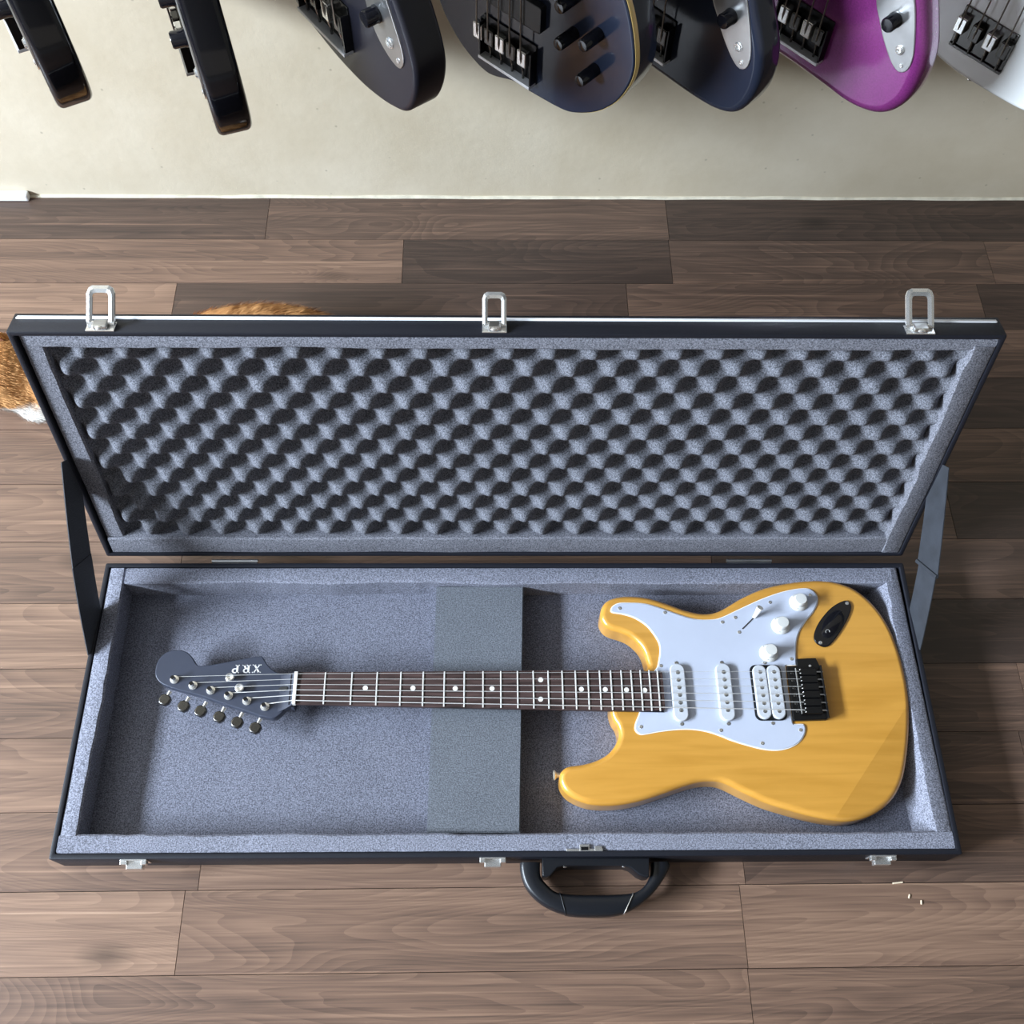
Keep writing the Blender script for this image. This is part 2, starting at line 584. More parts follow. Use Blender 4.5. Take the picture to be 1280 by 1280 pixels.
# ------------------------------------------------------------------ the room
WY = 0.0968          # wall face
X0, X1, Y0, ZC = -4.0, 2.6, -4.2, 2.75

floor = box('floor', X0 - 0.1, X1 + 0.1, Y0, WY + 0.05, -0.06, -0.009, FLOOR)
tag(floor, 'dark walnut laminate plank floor', kind='structure')
floor.color = (0.45, 0.5, 0.5, 1)

PW = 0.094
unit = bpy.data.meshes.new('plank')
_b = bmesh.new()
bm_box(_b, 0, 1, 0, 1, 0, 1)
bmesh.ops.recalc_face_normals(_b, faces=_b.faces)
_b.to_mesh(_b and unit)
_b.free()
unit.materials.append(FLOOR)


def plank(x0, x1, y0, y1, tone):
    o = bpy.data.objects.new('plank', unit)
    C.objects.link(o)
    g = 0.0004
    o.location = (x0 + g, y0 + g, -0.0085)
    o.scale = (x1 - x0 - 2 * g, y1 - y0 - 2 * g, 0.0085)
    o.color = (tone + 0.5, 0.5, 0.5, 1)
    o.parent = floor
    return o


# joints seen in the photograph, by row (row 0 lies between Y = 0 and Y = -PW); tones left to right: plank colour plus shade painted into darker right planks
rows = {
    -1: ([-1.3, -0.392, 0.290, 1.02], [0.0, -0.22, -0.16, -0.34, -0.3]),
    0: ([-1.05, -0.159, 0.288, 0.826], [0.0, 0.02, -0.36, -0.12, -0.08]),
    1: ([-1.12, -0.525, 0.21, 0.793], [0.0, 0.16, -0.24, -0.06, -0.30]),
    2: ([-1.4, -0.62, 0.15, 0.70], [0.1, -0.05, -0.1, -0.2, -0.08]),
    3: ([-0.95, -0.3, 0.55, 1.3], [0.05, 0.05, -0.1, -0.34, -0.2]),
    4: ([-1.2, -0.5, 0.35, 1.05], [0.1, 0.0, 0.0, -0.12, -0.2]),
    5: ([-0.92, -0.1, 0.66, 1.25], [0.0, 0.04, -0.1, -0.36, -0.2]),
    6: ([-1.3, -0.45, 0.3, 1.1], [0.1, 0.0, 0.0, -0.20, -0.2]),
    7: ([-0.85, -0.2, 0.45, 1.2], [0.2, 0.14, 0.0, -0.40, -0.2]),
    8: ([-1.1, -0.35, 0.25, 0.70, 1.3], [0.0, 0.02, 0.0, -0.16, -0.04, -0.1]),
    9: ([-0.9, -0.15, 0.5, 0.68, 1.2], [0.1, 0.10, 0.0, -0.12, -0.22, -0.2]),
    10: ([-1.15, -0.370, 0.297, 0.95], [0.1, 0.02, 0.10, -0.08, -0.2]),
    11: ([-1.35, -0.385, 0.289, 0.98], [0.1, 0.18, 0.06, 0.08, 0.0]),
    12: ([-1.0, -0.62, 0.288, 1.2], [0.0, 0.12, 0.02, 0.0, 0.1]),
}
for n_ in range(-1, 22):
    y1 = -n_ * PW
    y0 = y1 - PW
    if n_ == -1:
        y1 = WY
    if n_ in rows:
        js, tones = rows[n_]
    else:
        js = [R.uniform(-1.5, -0.9), R.uniform(-0.6, -0.1), R.uniform(0.25, 0.7), R.uniform(1.0, 1.4)]
        tones = [R.uniform(-0.15, 0.2) for _ in range(5)]
    ed = [-2.0] + list(js) + [2.0]
    for a, b_, t in zip(ed, ed[1:], tones):
        plank(a, b_, y0, y1, t)

wall_back = box('wall_back', X0 - 0.1, X1 + 0.1, WY, WY + 0.1, -0.05, ZC, WALL)
tag(wall_back, 'cream plaster wall behind the hanging guitars', kind='structure')
ceiling = box('ceiling', X0 - 0.1, X1 + 0.1, Y0, WY + 0.1, ZC, ZC + 0.1, CEIL)
tag(ceiling, 'grey ceiling', kind='structure')
added_front_wall = box('added_front_wall', X0 - 0.1, X1 + 0.1, Y0 - 0.1, Y0, 1.45, ZC, SHOPW)  # added wall, left open below to shape the low frontal fill
tag(added_front_wall, 'unseen brown wall added over an opening that lets in low fill light', kind='structure')
wall_right = box('wall_right', X1, X1 + 0.1, Y0, WY, -0.05, ZC, SHOPW)
tag(wall_right, 'brown right-hand wall', kind='structure')
# left wall with a window opening
wy0, wy1 = WIN.y - 1.22, WIN.y + 1.22
wz0, wz1 = WIN.z - 0.30, WIN.z + 0.30
bm = bmesh.new()
bm_box(bm, X0 - 0.1, X0, Y0, wy0, -0.05, ZC)
bm_box(bm, X0 - 0.1, X0, wy1, WY + 0.1, -0.05, ZC)
bm_box(bm, X0 - 0.1, X0, wy0, wy1, -0.05, wz0)
bm_box(bm, X0 - 0.1, X0, wy0, wy1, wz1, ZC)
wall_left = from_bm('wall_left', bm, SHOPW)
tag(wall_left, 'brown left-hand wall with a window', kind='structure')
bm = bmesh.new()
for a in ((wy0 - 0.04, wy0 + 0.02, wz0 - 0.04, wz1 + 0.04), (wy1 - 0.02, wy1 + 0.04, wz0 - 0.04, wz1 + 0.04),
          (wy0, wy1, wz0 - 0.04, wz0 + 0.02), (wy0, wy1, wz1 - 0.02, wz1 + 0.04)):
    bm_box(bm, X0 - 0.015, X0 + 0.02, a[0], a[1], a[2], a[3])
w1 = from_bm('window_1', bm, WHITEP)
tag(w1, 'white framed window in the left wall', kind='structure')
slab = box('ground_slab', -8, 8, -12, Y0, -0.1, -0.02, CONCRETE)  # unseen slab added so no sky light comes from below
tag(slab, 'unseen grey slab added to close off the sky below the horizon', kind='structure')

# rough skim at the foot of the wall and the white strip at its left
bm = bmesh.new()
xs = [-1.6 + i * 0.03 for i in range(108)]
prev = None
for i, x in enumerate(xs):
    h = 0.0035 + 0.0025 * noise.noise(Vector((x * 9, 3.1, 0))) + 0.002 * noise.noise(Vector((x * 40, 1.1, 0)))
    d = 0.0022 + 0.0012 * noise.noise(Vector((x * 15, 7.7, 0)))
    ring = [bm.verts.new((x, WY - 0.001 + 0.003, 0)), bm.verts.new((x, WY - d - 0.002, 0)), bm.verts.new((x, WY - d, h * 0.8)), bm.verts.new((x, WY + 0.002, h))]
    if prev:
        for k in range(3):
            bm.faces.new((prev[k], prev[k + 1], ring[k + 1], ring[k]))
    prev = ring
tr1 = from_bm('trim_1', bm, mat('cream_skim', (0.58, 0.53, 0.42), rough=0.8, var=0.15, vscale=60))
tag(tr1, 'pale rough skim line at the foot of the wall', kind='structure')
tr2 = box('trim_2', -1.6, -0.80, WY - 0.014, WY - 0.0005, 0.0002, 0.014, PIPE, bev=0.003)
tag(tr2, 'short white strip along the wall foot at the left', kind='structure')

# ------------------------------------------------------------------ guitar case
CL, CW, CH = 1.0877, 0.3848, 0.0488
HX, HY = CL / 2, CW / 2
case = thing('guitar_case', 'long black hard guitar case lying open with grey foam lining', 'guitar case', (0.00783, -0.81406, 0.0), -0.00421)


def tray(name, hx, hy, h, t, tb, m, parent, bev=0.0016):
    bm = bmesh.new()
    o = [(-hx, -hy), (hx, -hy), (hx, hy), (-hx, hy)]
    i_ = [(-hx + t, -hy + t), (hx - t, -hy + t), (hx - t, hy - t), (-hx + t, hy - t)]
    A = [bm.verts.new((x, y, 0)) for x, y in o]
    B = [bm.verts.new((x, y, h)) for x, y in o]
    Cc = [bm.verts.new((x, y, h)) for x, y in i_]
    D = [bm.verts.new((x, y, tb)) for x, y in i_]
    bm.faces.new(list(reversed(A)))
    bm.faces.new(D)
    for k in range(4):
        j = (k + 1) % 4
        bm.faces.new((A[k], A[j], B[j], B[k]))
        bm.faces.new((B[k], B[j], Cc[j], Cc[k]))
        bm.faces.new((Cc[k], Cc[j], D[j], D[k]))
    es = [e for e in bm.edges if not (e.verts[0] in D and e.verts[1] in D)]
    bmesh.ops.bevel(bm, geom=es, offset=bev, segments=2, affect='EDGES', profile=0.5)
    return from_bm(name, bm, m, parent, smooth=True, angle=30)


base = tray('base_shell', HX, HY, CH, 0.0065, 0.004, VINYL, case)


def foam_strip(name, p0, p1, w, z0, z1, m, parent, seed=0, wav=0.0012, lean=0.0, inward=1, wav_out=0.0004, mtx=None, n=60):
    """bar from p0 to p1 (outer edge), w wide to its left side * inward, with a hand-cut wavy inner edge"""
    a, b = Vector((*p0, 0)), Vector((*p1, 0))
    d = (b - a).normalized()
    s = Vector((-d.y, d.x, 0)) * inward
    bm = bmesh.new()
    prev = None
    prof_n = 5
    for i in range(n + 1):
        t = i / n
        p = a.lerp(b, t)
        L_ = (b - a).length * t
        wi = w + wav * 2 * noise.noise(Vector((L_ * 9 + seed, 1.3, seed))) + wav * noise.noise(Vector((L_ * 45, seed, 2.0)))
        wo = wav_out * noise.noise(Vector((L_ * 60, seed, 9.0)))
        dz = 0.0012 * noise.noise(Vector((L_ * 12, seed * 2, 4.0)))
        r = 0.0022
        pts = [p + s * wo + Vector((0, 0, z0)), p + s * (wo) + Vector((0, 0, z1 - r * .6 + dz)), p + s * (wo + r) + Vector((0, 0, z1 + dz)),
               p + s * (wi - r) + Vector((0, 0, z1 + dz)), p + s * wi + Vector((0, 0, z1 - r + dz)), p + s * (wi + lean) + Vector((0, 0, z0))]
        ring = [bm.verts.new(q) for q in pts]
        if prev:
            for k in range(len(ring)):
                j = (k + 1) % len(ring)
                bm.faces.new((prev[k], prev[j], ring[j], ring[k]))
        else:
            bm.faces.new(list(reversed(ring)))
        prev = ring
    bm.faces.new(prev)
    if mtx is not None:
        for v in bm.verts:
            v.co = mtx @ v.co
    return from_bm(name, bm, m, parent, smooth=True, angle=40)


IX, IY = HX - 0.0072, HY - 0.0072
FZ = 0.0100
pad = box('floor_pad', -IX, IX, -IY, IY, 0.0042, FZ, FOAM_D, case)
foam_strip('foam_strip', (-IX, -IY), (IX, -IY), 0.0205, FZ, 0.0482, FOAM, case, seed=1.0, inward=1, n=110)            # front
foam_strip('foam_strip', (-IX + 0.022, IY), (IX - 0.012, IY), 0.0225, FZ, 0.0480, FOAM, case, seed=2.0, inward=-1, n=110, lean=0.001)  # back
foam_strip('foam_strip', (-IX, -IY + 0.019), (-IX, IY), 0.0215, FZ, 0.0476, FOAM, case, seed=3.0, inward=-1, n=50)
foam_strip('foam_strip', (IX + 0.0008, -IY + 0.018), (IX - 0.0035, IY), 0.0205, FZ, 0.0478, FOAM, case, seed=4.0, inward=1, n=50, lean=0.013, wav=0.0018)

bm = bmesh.new()
dv = [(-0.0995, -0.1625), (0.0138, -0.1625), (0.0222, 0.1620), (-0.0962, 0.1620)]
lo = [bm.verts.new((x, y, FZ - 0.001)) for x, y in dv]
hi = [bm.verts.new((x, y, 0.0385)) for x, y in dv]
bm.faces.new(hi)
for k in range(4):
    j = (k + 1) % 4
    bm.faces.new((lo[k], lo[j], hi[j], hi[k]))
bmesh.ops.bevel(bm, geom=[e for e in bm.edges if e.verts[0] in hi and e.verts[1] in hi], offset=0.0015, segments=2, affect='EDGES')
divider = from_bm('neck_rest_block', bm, foam_mat('green_grey_foam_block', (0.128, 0.138, 0.160), 0.4), case)
divider['label'] = 'raised grey foam block under the guitar neck'

# latch catches on the front face
for xc in (-0.4446, -0.0196, 0.4488):
    bm = bmesh.new()
    y = -HY
    bm_box(bm, xc - 0.0155, xc + 0.0155, y - 0.0016, y + 0.0004, 0.026, 0.0475, 0.0006)
    ct = from_bm('latch_catch', bm, CHROME, case)
    bm = bmesh.new()
    bm_box(bm, xc - 0.010, xc + 0.010, y - 0.0100, y - 0.0012, 0.030, 0.0405, 0.0012)
    from_bm('catch_hook', bm, CHROME, ct)
    for sx in (-1, 1):
        bm = bmesh.new()
        bm_box(bm, xc + sx * 0.0122 - 0.0035, xc + sx * 0.0122 + 0.0035, y - 0.0058, y - 0.001, 0.039, 0.0462, 0.0010)
        from_bm('catch_ear', bm, CHROME, ct)
    bm = bmesh.new()
    bm_lathe(bm, [(0.0000, 0), (0.0028, 0), (0.0026, 0.0012), (0, 0.0018)], 12, T(xc, y - 0.0016, 0.0285) @ Matrix.Rotation(PI / 2, 4, 'X'))
    from_bm('rivet', bm, CHROME, ct, smooth=True, angle=40)

# lock plate on the front rim
bm = bmesh.new()
bm_box(bm, 0.068, 0.112, -0.1865, -0.1835, 0.0455, 0.0500, 0.0006)
bm_box(bm, 0.084, 0.096, -0.1865, -0.1785, 0.0488, 0.0503, 0.0005)
bm_box(bm, 0.102, 0.111, -0.1865, -0.1805, 0.0488, 0.0502, 0.0005)
lockp = from_bm('lock_plate', bm, CHROME, case)
bm = bmesh.new()
bm_box(bm, 0.0855, 0.0945, -0.1855, -0.1815, 0.0500, 0.0510, 0.0004)
from_bm('lock_tongue', bm, BMETAL, lockp)

# carrying handle
hbr = [(0.0399, -HY), (0.0394, -0.2133), (0.0440, -0.2143), (0.0488, -0.2129), (0.0569, -0.2039), (0.0649, -0.2017), (0.1374, -0.2021), (0.1451, -0.2044), (0.1541, -0.2120), (0.1610, -0.2150), (0.1665, -0.2145), (0.1674, -HY)]
bracket = prism('handle_bracket', hbr, 0.010, 0.0420, BPLASTIC, case, r_top=0.0015, r_bot=0.0015, angle=35)
for x in (0.0667, 0.1378):
    sc = lathe('bracket_screw', [(0, 0), (0.0026, 0), (0.0026, 0.0010), (0.0012, 0.0018), (0, 0.0018)], CHROME, bracket, 12, T(x, -0.2013, 0.034) @ Matrix.Rotation(PI / 2, 4, 'X'))
hout = [(0.0132, -0.1962), (0.0134, -0.2052), (0.0176, -0.2203), (0.0269, -0.2337), (0.0423, -0.2455), (0.0623, -0.2537), (0.0808, -0.2567), (0.1026, -0.2573), (0.1244, -0.2562), (0.1434, -0.2512), (0.1597, -0.2418), (0.1747, -0.2286), (0.1869, -0.2137), (0.1943, -0.2002), (0.193, -0.1964)]
hin = [(0.1717, -0.197), (0.1699, -0.2106), (0.1619, -0.2231), (0.1478, -0.2314), (0.1257, -0.2335), (0.1005, -0.2337), (0.0755, -0.2332), (0.0567, -0.2301), (0.0459, -0.2219), (0.0381, -0.2114), (0.0376, -0.1963)]
ho = catmull(hout, 60, closed=False)
hi_ = catmull(hin, 60, closed=False)
hi_.reverse()
# sweep an oval section along the handle arch (outer/inner curve pairs)


def lerp_pt(P, f):
    f = min(max(f, 0), len(P) - 1.0001)
    return P[int(f)].lerp(P[int(f) + 1], f - int(f))


def arch(name, i0, i1, zc, zt, grow, m, parent, slant=0.0):
    bm = bmesh.new()
    rings = []
    for i in range(i0, i1 + 1):
        sl = slant * (1 - 2 * (i - i0) / (i1 - i0))
        o_, n_ = lerp_pt(ho, i + sl), lerp_pt(hi_, i - sl)
        mid = (o_ + n_) / 2
        ax = (o_ - n_) / 2 * (1 + grow)
        ring = []
        for k in range(16):
            a = 2 * PI * k / 16
            ca, sa = math.cos(a), math.sin(a)
            e = 0.5
            ca2 = math.copysign(abs(ca) ** e, ca)
            sa2 = math.copysign(abs(sa) ** e, sa)
            ring.append(bm.verts.new(mid + ax * ca2 + Vector((0, 0, zc + zt * (1 + grow) * sa2))))
        rings.append(ring)
    for a, b in zip(rings, rings[1:]):
        for k in range(16):
            bm.faces.new((a[k], a[(k + 1) % 16], b[(k + 1) % 16], b[k]))
    bm.faces.new(list(reversed(rings[0])))
    bm.faces.new(rings[-1])
    return from_bm(name, bm, m, parent, smooth=True, angle=50)


handle = arch('handle', 0, 59, 0.0235, 0.0120, 0.0, BPLASTIC, case)
grip = arch('grip_cover', 18, 41, 0.0235, 0.0120, 0.05, BPLASTIC, handle, 3.0)
for i, sl in ((18, 3.0), (41, -3.0)):
    bm = bmesh.new()
    o_, n_ = lerp_pt(ho, i + sl), lerp_pt(hi_, i - sl)
    mid = (o_ + n_) / 2
    ax = (o_ - n_) / 2 * 1.06
    pts = [mid + ax * math.copysign(abs(math.cos(a)) ** 0.5, math.cos(a)) + Vector((0, 0, 0.0235 + 0.0128 * abs(math.sin(a)) ** 0.5)) for a in [PI * k / 12 for k in range(13)]]
    bm_tube(bm, pts, 0.0006, 6)
    from_bm('grip_seam', bm, BPLASTIC if i == 18 else CHROME, handle, smooth=True)

# ------------------------------------------------------------------ lid (tilted back on its hinges)
AL = 0.2394
LD = 0.0325
sa, ca = math.sin(AL), math.cos(AL)
LM = Matrix(((1, 0, 0, 0), (0, sa, ca, HY + 0.0093), (0, ca, -sa, CH + 0.0005), (0, 0, 0, 1)))
# lid coordinates: x, v (up the lid from the hinge, 0..CW), t (depth backwards, 0 at the rim)


def lidm(vec):
    return LM @ vec


bm = bmesh.new()
t_ = 0.0062
o = [(-HX, 0), (HX, 0), (HX, CW), (-HX, CW)]
i_ = [(-HX + t_, t_), (HX - t_, t_), (HX - t_, CW - t_), (-HX + t_, CW - t_)]
A = [bm.verts.new((x, y, LD)) for x, y in o]
B = [bm.verts.new((x, y, 0)) for x, y in o]
Cc = [bm.verts.new((x, y, 0)) for x, y in i_]
D = [bm.verts.new((x, y, LD - 0.003)) for x, y in i_]
bm.faces.new(A)
bm.faces.new(D)
for k in range(4):
    j = (k + 1) % 4
    bm.faces.new((A[k], A[j], B[j], B[k]))
    bm.faces.new((B[k], B[j], Cc[j], Cc[k]))
    bm.faces.new((Cc[k], Cc[j], D[j], D[k]))
es = [e for e in bm.edges if not (e.verts[0] in D and e.verts[1] in D)]
bmesh.ops.bevel(bm, geom=es, offset=0.0016, segments=2, affect='EDGES', profile=0.5)
for v in bm.verts:
    v.co = lidm(v.co)
lid = from_bm('lid_shell', bm, VINYL, case, smooth=True, angle=30)
lid['label'] = 'open black lid leaning back on its hinges'

# white piping along the outer edge of the lid
bm = bmesh.new()
pp = [Vector((-HX - 0.0002, CW - 0.03, LD - 0.0082)), Vector((-HX - 0.0002, CW - 0.006, LD - 0.0082)), Vector((-HX + 0.006, CW + 0.0002, LD - 0.0082)),
      Vector((HX - 0.006, CW + 0.0002, LD - 0.0082)), Vector((HX + 0.0002, CW - 0.006, LD - 0.0082)), Vector((HX + 0.0002, CW - 0.03, LD - 0.0082))]
bm_tube(bm, [lidm(p) for p in pp[1:5]], 0.0021, 8)
from_bm('white_piping', bm, PIPE, lid, smooth=True)

# lid foam strips, lid coordinates with depth 0.0005..
LI = HX - 0.0068
lm2 = LM @ Matrix(((1, 0, 0, 0), (0, 1, 0, 0), (0, 0, -1, 0), (0, 0, 0, 1)))
foam_strip('lid_foam_strip', (-LI + 0.010, CW - 0.0072), (LI, CW - 0.0072), 0.0165, -LD + 0.004, -0.0012, FOAM_L, lid, seed=11.0, inward=-1, n=110, mtx=lm2, wav=0.001)
foam_strip('lid_foam_strip', (-LI + 0.004, 0.0066), (LI - 0.02, 0.0066), 0.0300, -LD + 0.004, -0.0012, FOAM_L, lid, seed=12.0, inward=1, n=110, mtx=lm2, wav=0.0012)
foam_strip('lid_foam_strip', (-LI + 0.0018, 0.008), (-LI + 0.0018, CW - 0.008), 0.0235, -LD + 0.004, -0.0055, FOAM_L, lid, seed=13.0, inward=-1, n=60, mtx=lm2, wav=0.0008)
foam_strip('lid_foam_strip', (LI, 0.008), (LI, CW - 0.016), 0.0250, -LD + 0.004, -0.0004, FOAM_L, lid, seed=14.0, inward=1, n=60, mtx=lm2, wav=0.0026)

# egg-crate foam
bm = bmesh.new()
NX, NV = 300, 110
ex0, ex1, ev0, ev1 = -LI + 0.022, LI - 0.020, 0.0300, CW - 0.0205
PX, PY = 0.0473, 0.0506
grid = []
for j in range(NV + 1):
    v_ = ev0 + (ev1 - ev0) * j / NV
    row = []
    for i in range(NX + 1):
        x_ = ex0 + (ex1 - ex0) * i / NX
        wx = 0.0016 * noise.noise(Vector((x_ * 6, v_ * 6, 0)))
        wv = 0.0016 * noise.noise(Vector((x_ * 6, v_ * 6, 5)))
        c_ = -math.cos(2 * PI * (x_ + 0.0011 + wx) / PX) * math.cos(2 * PI * (v_ - 0.3238 + wv) / PY)
        c_ = 2 * ((c_ + 1) / 2) ** 1.1 - 1
        h_ = 0.0142 - 0.0116 * c_
        row.append(bm.verts.new((x_, v_, h_)))
    grid.append(row)
for j in range(NV):
    for i in range(NX):
        bm.faces.new((grid[j][i], grid[j][i + 1], grid[j + 1][i + 1], grid[j + 1][i]))
for v in bm.verts:
    v.co = lidm(v.co)
egg = from_bm('egg_crate_foam', bm, FOAM_E, lid, smooth=True)
egg['label'] = 'grey egg-crate foam panel with rows of pits'

# hasps on the lid's front side
for xc, sc, tilt in ((-0.4430, 1.0, 0.72), (-0.0180, 0.86, 0.95), (0.4480, 1.02, 0.70)):
    # local hasp axes: x along the case, b = depth backwards (t), n = out of the lid side (v)
    def hm(x, b, n):
        return lidm(Vector((xc + x, CW + n, b)))
    w = 0.0155 * sc
    bm = bmesh.new()
    for v in bm_box(bm, -w, w, 0.0005, 0.0150, 0.0002, 0.0020, 0.0006):
        pass
    for v in bm.verts:
        v.co = hm(v.co.x, v.co.y, v.co.z)
    pl = from_bm('latch_hasp', bm, CHROME, case)
    bm = bmesh.new()
    bm_tube(bm, [hm(-w * 0.95, 0.0105, 0.0042), hm(w * 0.95, 0.0105, 0.0042)], 0.0026, 10)
    from_bm('hasp_pin', bm, CHROME, pl, smooth=True, angle=50)
    bm = bmesh.new()
    bm_box(bm, -w * 0.52, w * 0.52, 0.0015, 0.0135, 0.002, 0.0072, 0.0016)
    for v in bm.verts:
        v.co = hm(v.co.x, v.co.y, v.co.z)
    from_bm('hasp_lever', bm, STEEL, pl)
    bm = bmesh.new()
    bm_lathe(bm, [(0.0042, 0), (0.0042, 0.0012), (0.003, 0.0024), (0, 0.0028)], 14)
    for v in bm.verts:
        v.co = hm(v.co.x, v.co.y * 0.9 + 0.0022, v.co.z + 0.0042)
    from_bm('hasp_screw', bm, CHROME, pl, smooth=True, angle=40)
    # loop: rounded rectangle frame, raised from the side by the tilt angle
    ll = 0.0400 * sc
    ct_, st_ = math.cos(tilt), math.sin(tilt)

    def lp(x, d, k):      # d along the loop, k normal to the loop
        return hm(x, 0.0105 + d * ct_ - k * st_, 0.0046 + d * st_ + k * ct_)
    outer = [(-w, 0.0), (-w, ll * 0.80), (-w * 0.86, ll * 0.94), (-w * 0.6, ll), (w * 0.6, ll), (w * 0.86, ll * 0.94), (w, ll * 0.80), (w, 0.0)]
    iw = w * 0.56
    inner = [(iw, 0.0), (iw, ll * 0.70), (iw * 0.9, ll * 0.78), (iw * 0.6, ll * 0.80), (-iw * 0.6, ll * 0.80), (-iw * 0.9, ll * 0.78), (-iw, ll * 0.70), (-iw, 0.0)]
    inner_r = list(reversed(inner))
    bm = bmesh.new()
    quads = []
    for k0 in range(len(outer)):
        a, b = outer[k0], inner_r[k0]
        m_ = ((a[0] + b[0]) / 2, (a[1] + b[1]) / 2)
        quads.append([bm.verts.new(lp(a[0], a[1], 0)), bm.verts.new(lp(a[0] * 0.97, a[1], 0.0016)), bm.verts.new(lp(m_[0], m_[1], 0.0026)),
                      bm.verts.new(lp(b[0], b[1], 0.0016)), bm.verts.new(lp(b[0], b[1], 0))])
    for a, b in zip(quads, quads[1:]):
        for k in range(5):
            j = (k + 1) % 5
            bm.faces.new((a[k], a[j], b[j], b[k]))
    bm.faces.new(quads[0])
    bm.faces.new(list(reversed(quads[-1])))
    from_bm('hasp_loop', bm, CHROME, pl)

# hinges in the gap
for xc in (-0.3707, 0.3322):
    hg = tube('hinge', [(xc - 0.031, HY + 0.0046, CH - 0.004), (xc + 0.031, HY + 0.0046, CH - 0.004)], 0.0028, STEEL, case, 10)
    box('hinge_leaf', xc - 0.030, xc + 0.030, HY - 0.0002, HY + 0.0012, CH - 0.022, CH - 0.003, STEEL, hg)

# straps holding the lid: band from the lid side (y, z) to the base side


def strap(name, x_top, x_bot, p_lid, p_base, wid0, wid1, m, parent, th=0.0012, bow=0.0, twist=0.0, n=16):
    a, b = Vector((x_top, *p_lid)), Vector((x_bot, *p_base))
    bm = bmesh.new()
    prev = None
    d = (b - a).normalized()
    side = Vector((math.copysign(1, x_top), 0, 0))
    for i in range(n + 1):
        t = i / n
        p = a.lerp(b, t) + side * (bow * math.sin(PI * t)) + Vector((0, 0, -0.004 * math.sin(PI * t)))
        wv = Vector((0, -d.z, d.y)).normalized()
        if wv.y < 0:
            wv = -wv
        wv = (wv + Vector((-side.x * twist, 0, 0))).normalized()
        w_ = wid0 + (wid1 - wid0) * t
        nn = wv.cross(d).normalized() * th / 2
        ring = [bm.verts.new(p - wv * w_ / 2 - nn), bm.verts.new(p + wv * w_ / 2 - nn), bm.verts.new(p + wv * w_ / 2 + nn), bm.verts.new(p - wv * w_ / 2 + nn)]
        if prev:
            for k in range(4):
                j = (k + 1) % 4
                bm.faces.new((prev[k], prev[j], ring[j], ring[k]))
        else:
            bm.faces.new(list(reversed(ring)))
        prev = ring
    bm.faces.new(prev)
    return from_bm(name, bm, m, parent)


def lv(v_, t_off=0.0):      # (y, z) of a point v_ up the lid
    q = lidm(Vector((0, v_, t_off)))
    return (q.y, q.z)


sL = strap('stay_strap', -0.5385, -0.5420, lv(0.185, 0.006), (0.150, 0.118), 0.040, 0.047, WEB_SHADED, case, bow=0.002, twist=0.12)
strap('strap_tail', -0.5415, -0.5390, (0.158, 0.128), (0.078, 0.036), 0.048, 0.050, WEB_SHADED, sL, bow=0.002, twist=0.12)
sR = strap('stay_strap', 0.5390, 0.5425, lv(0.178, 0.006), (0.150, 0.118), 0.042, 0.050, WEB_LIT, case, bow=0.002, twist=0.12)
strap('strap_tail', 0.5432, 0.5395, (0.160, 0.128), (0.082, 0.036), 0.042, 0.044, WEB_LIT, sR, bow=0.002, twist=0.12)
strap('strap_hem', 0.5418, 0.5420, (0.1525, 0.1215), (0.1495, 0.118), 0.051, 0.051, WEB_LIT, sR, th=0.0040, twist=0.12, n=2)

# ------------------------------------------------------------------ the electric guitar in the case
GX, GY = 0.27, -0.83
GZ = 0.0108
gt = thing('electric_guitar', 'amber yellow electric guitar with white pickguard lying in the open case', 'guitar', (GX, GY, GZ))
BT = 0.0510 - GZ     # body top (local z)
BODY = [(-0.0825, 0.0563), (-0.082, 0.07), (-0.0872, 0.0861), (-0.0991, 0.0996), (-0.1115, 0.1065), (-0.1253, 0.1112), (-0.134, 0.1175), (-0.1385, 0.1286), (-0.136, 0.1424), (-0.1282, 0.1522), (-0.1135, 0.1577), (-0.0951, 0.159), (-0.0718, 0.1561), (-0.0464, 0.1475), (-0.0212, 0.1376), (0.0018, 0.1333), (0.0223, 0.1375), (0.0528, 0.155), (0.0825, 0.1684), (0.1116, 0.1759), (0.1404, 0.18), (0.1631, 0.1808), (0.1853, 0.1779), (0.2065, 0.1693), (0.2236, 0.1541), (0.2369, 0.1345), (0.2465, 0.1109), (0.2516, 0.0862), (0.2544, 0.0576), (0.2545, 0.0269), (0.2513, -0.0031), (0.2462, -0.0299), (0.2393, -0.0561), (0.2304, -0.0819), (0.2206, -0.0995), (0.2076, -0.1145), (0.19, -0.1267), (0.1709, -0.1345), (0.15, -0.1382), (0.13, -0.137), (0.1054, -0.1321), (0.0786, -0.1245), (0.0519, -0.1156), (0.0254, -0.1029), (0.0038, -0.0918), (-0.0104, -0.089), (-0.0274, -0.09), (-0.047, -0.0951), (-0.0717, -0.1031), (-0.0961, -0.1106), (-0.1202, -0.1156), (-0.1417, -0.1172), (-0.1629, -0.1157), (-0.1793, -0.1104), (-0.1921, -0.1021), (-0.1989, -0.0914), (-0.1997, -0.0807), (-0.1958, -0.0736), (-0.1872, -0.0689), (-0.1703, -0.0666), (-0.1531, -0.0619), (-0.1381, -0.0536), (-0.1277, -0.0414), (-0.1233, -0.0291), (-0.1251, -0.0179), (-0.1300, -0.0090), (-0.1325, 0.004), (-0.130, 0.018), (-0.122, 0.035), (-0.105, 0.049)]
c0, c1 = Vector((0.2317, -0.0155, 0)), Vector((0.1398, -0.1275, 0))
cd = (c1 - c0).normalized()
cn = Vector((-cd.y, cd.x, 0))
if cn.dot(Vector((0.23, -0.12, 0)) - c0) < 0:
    cn = -cn


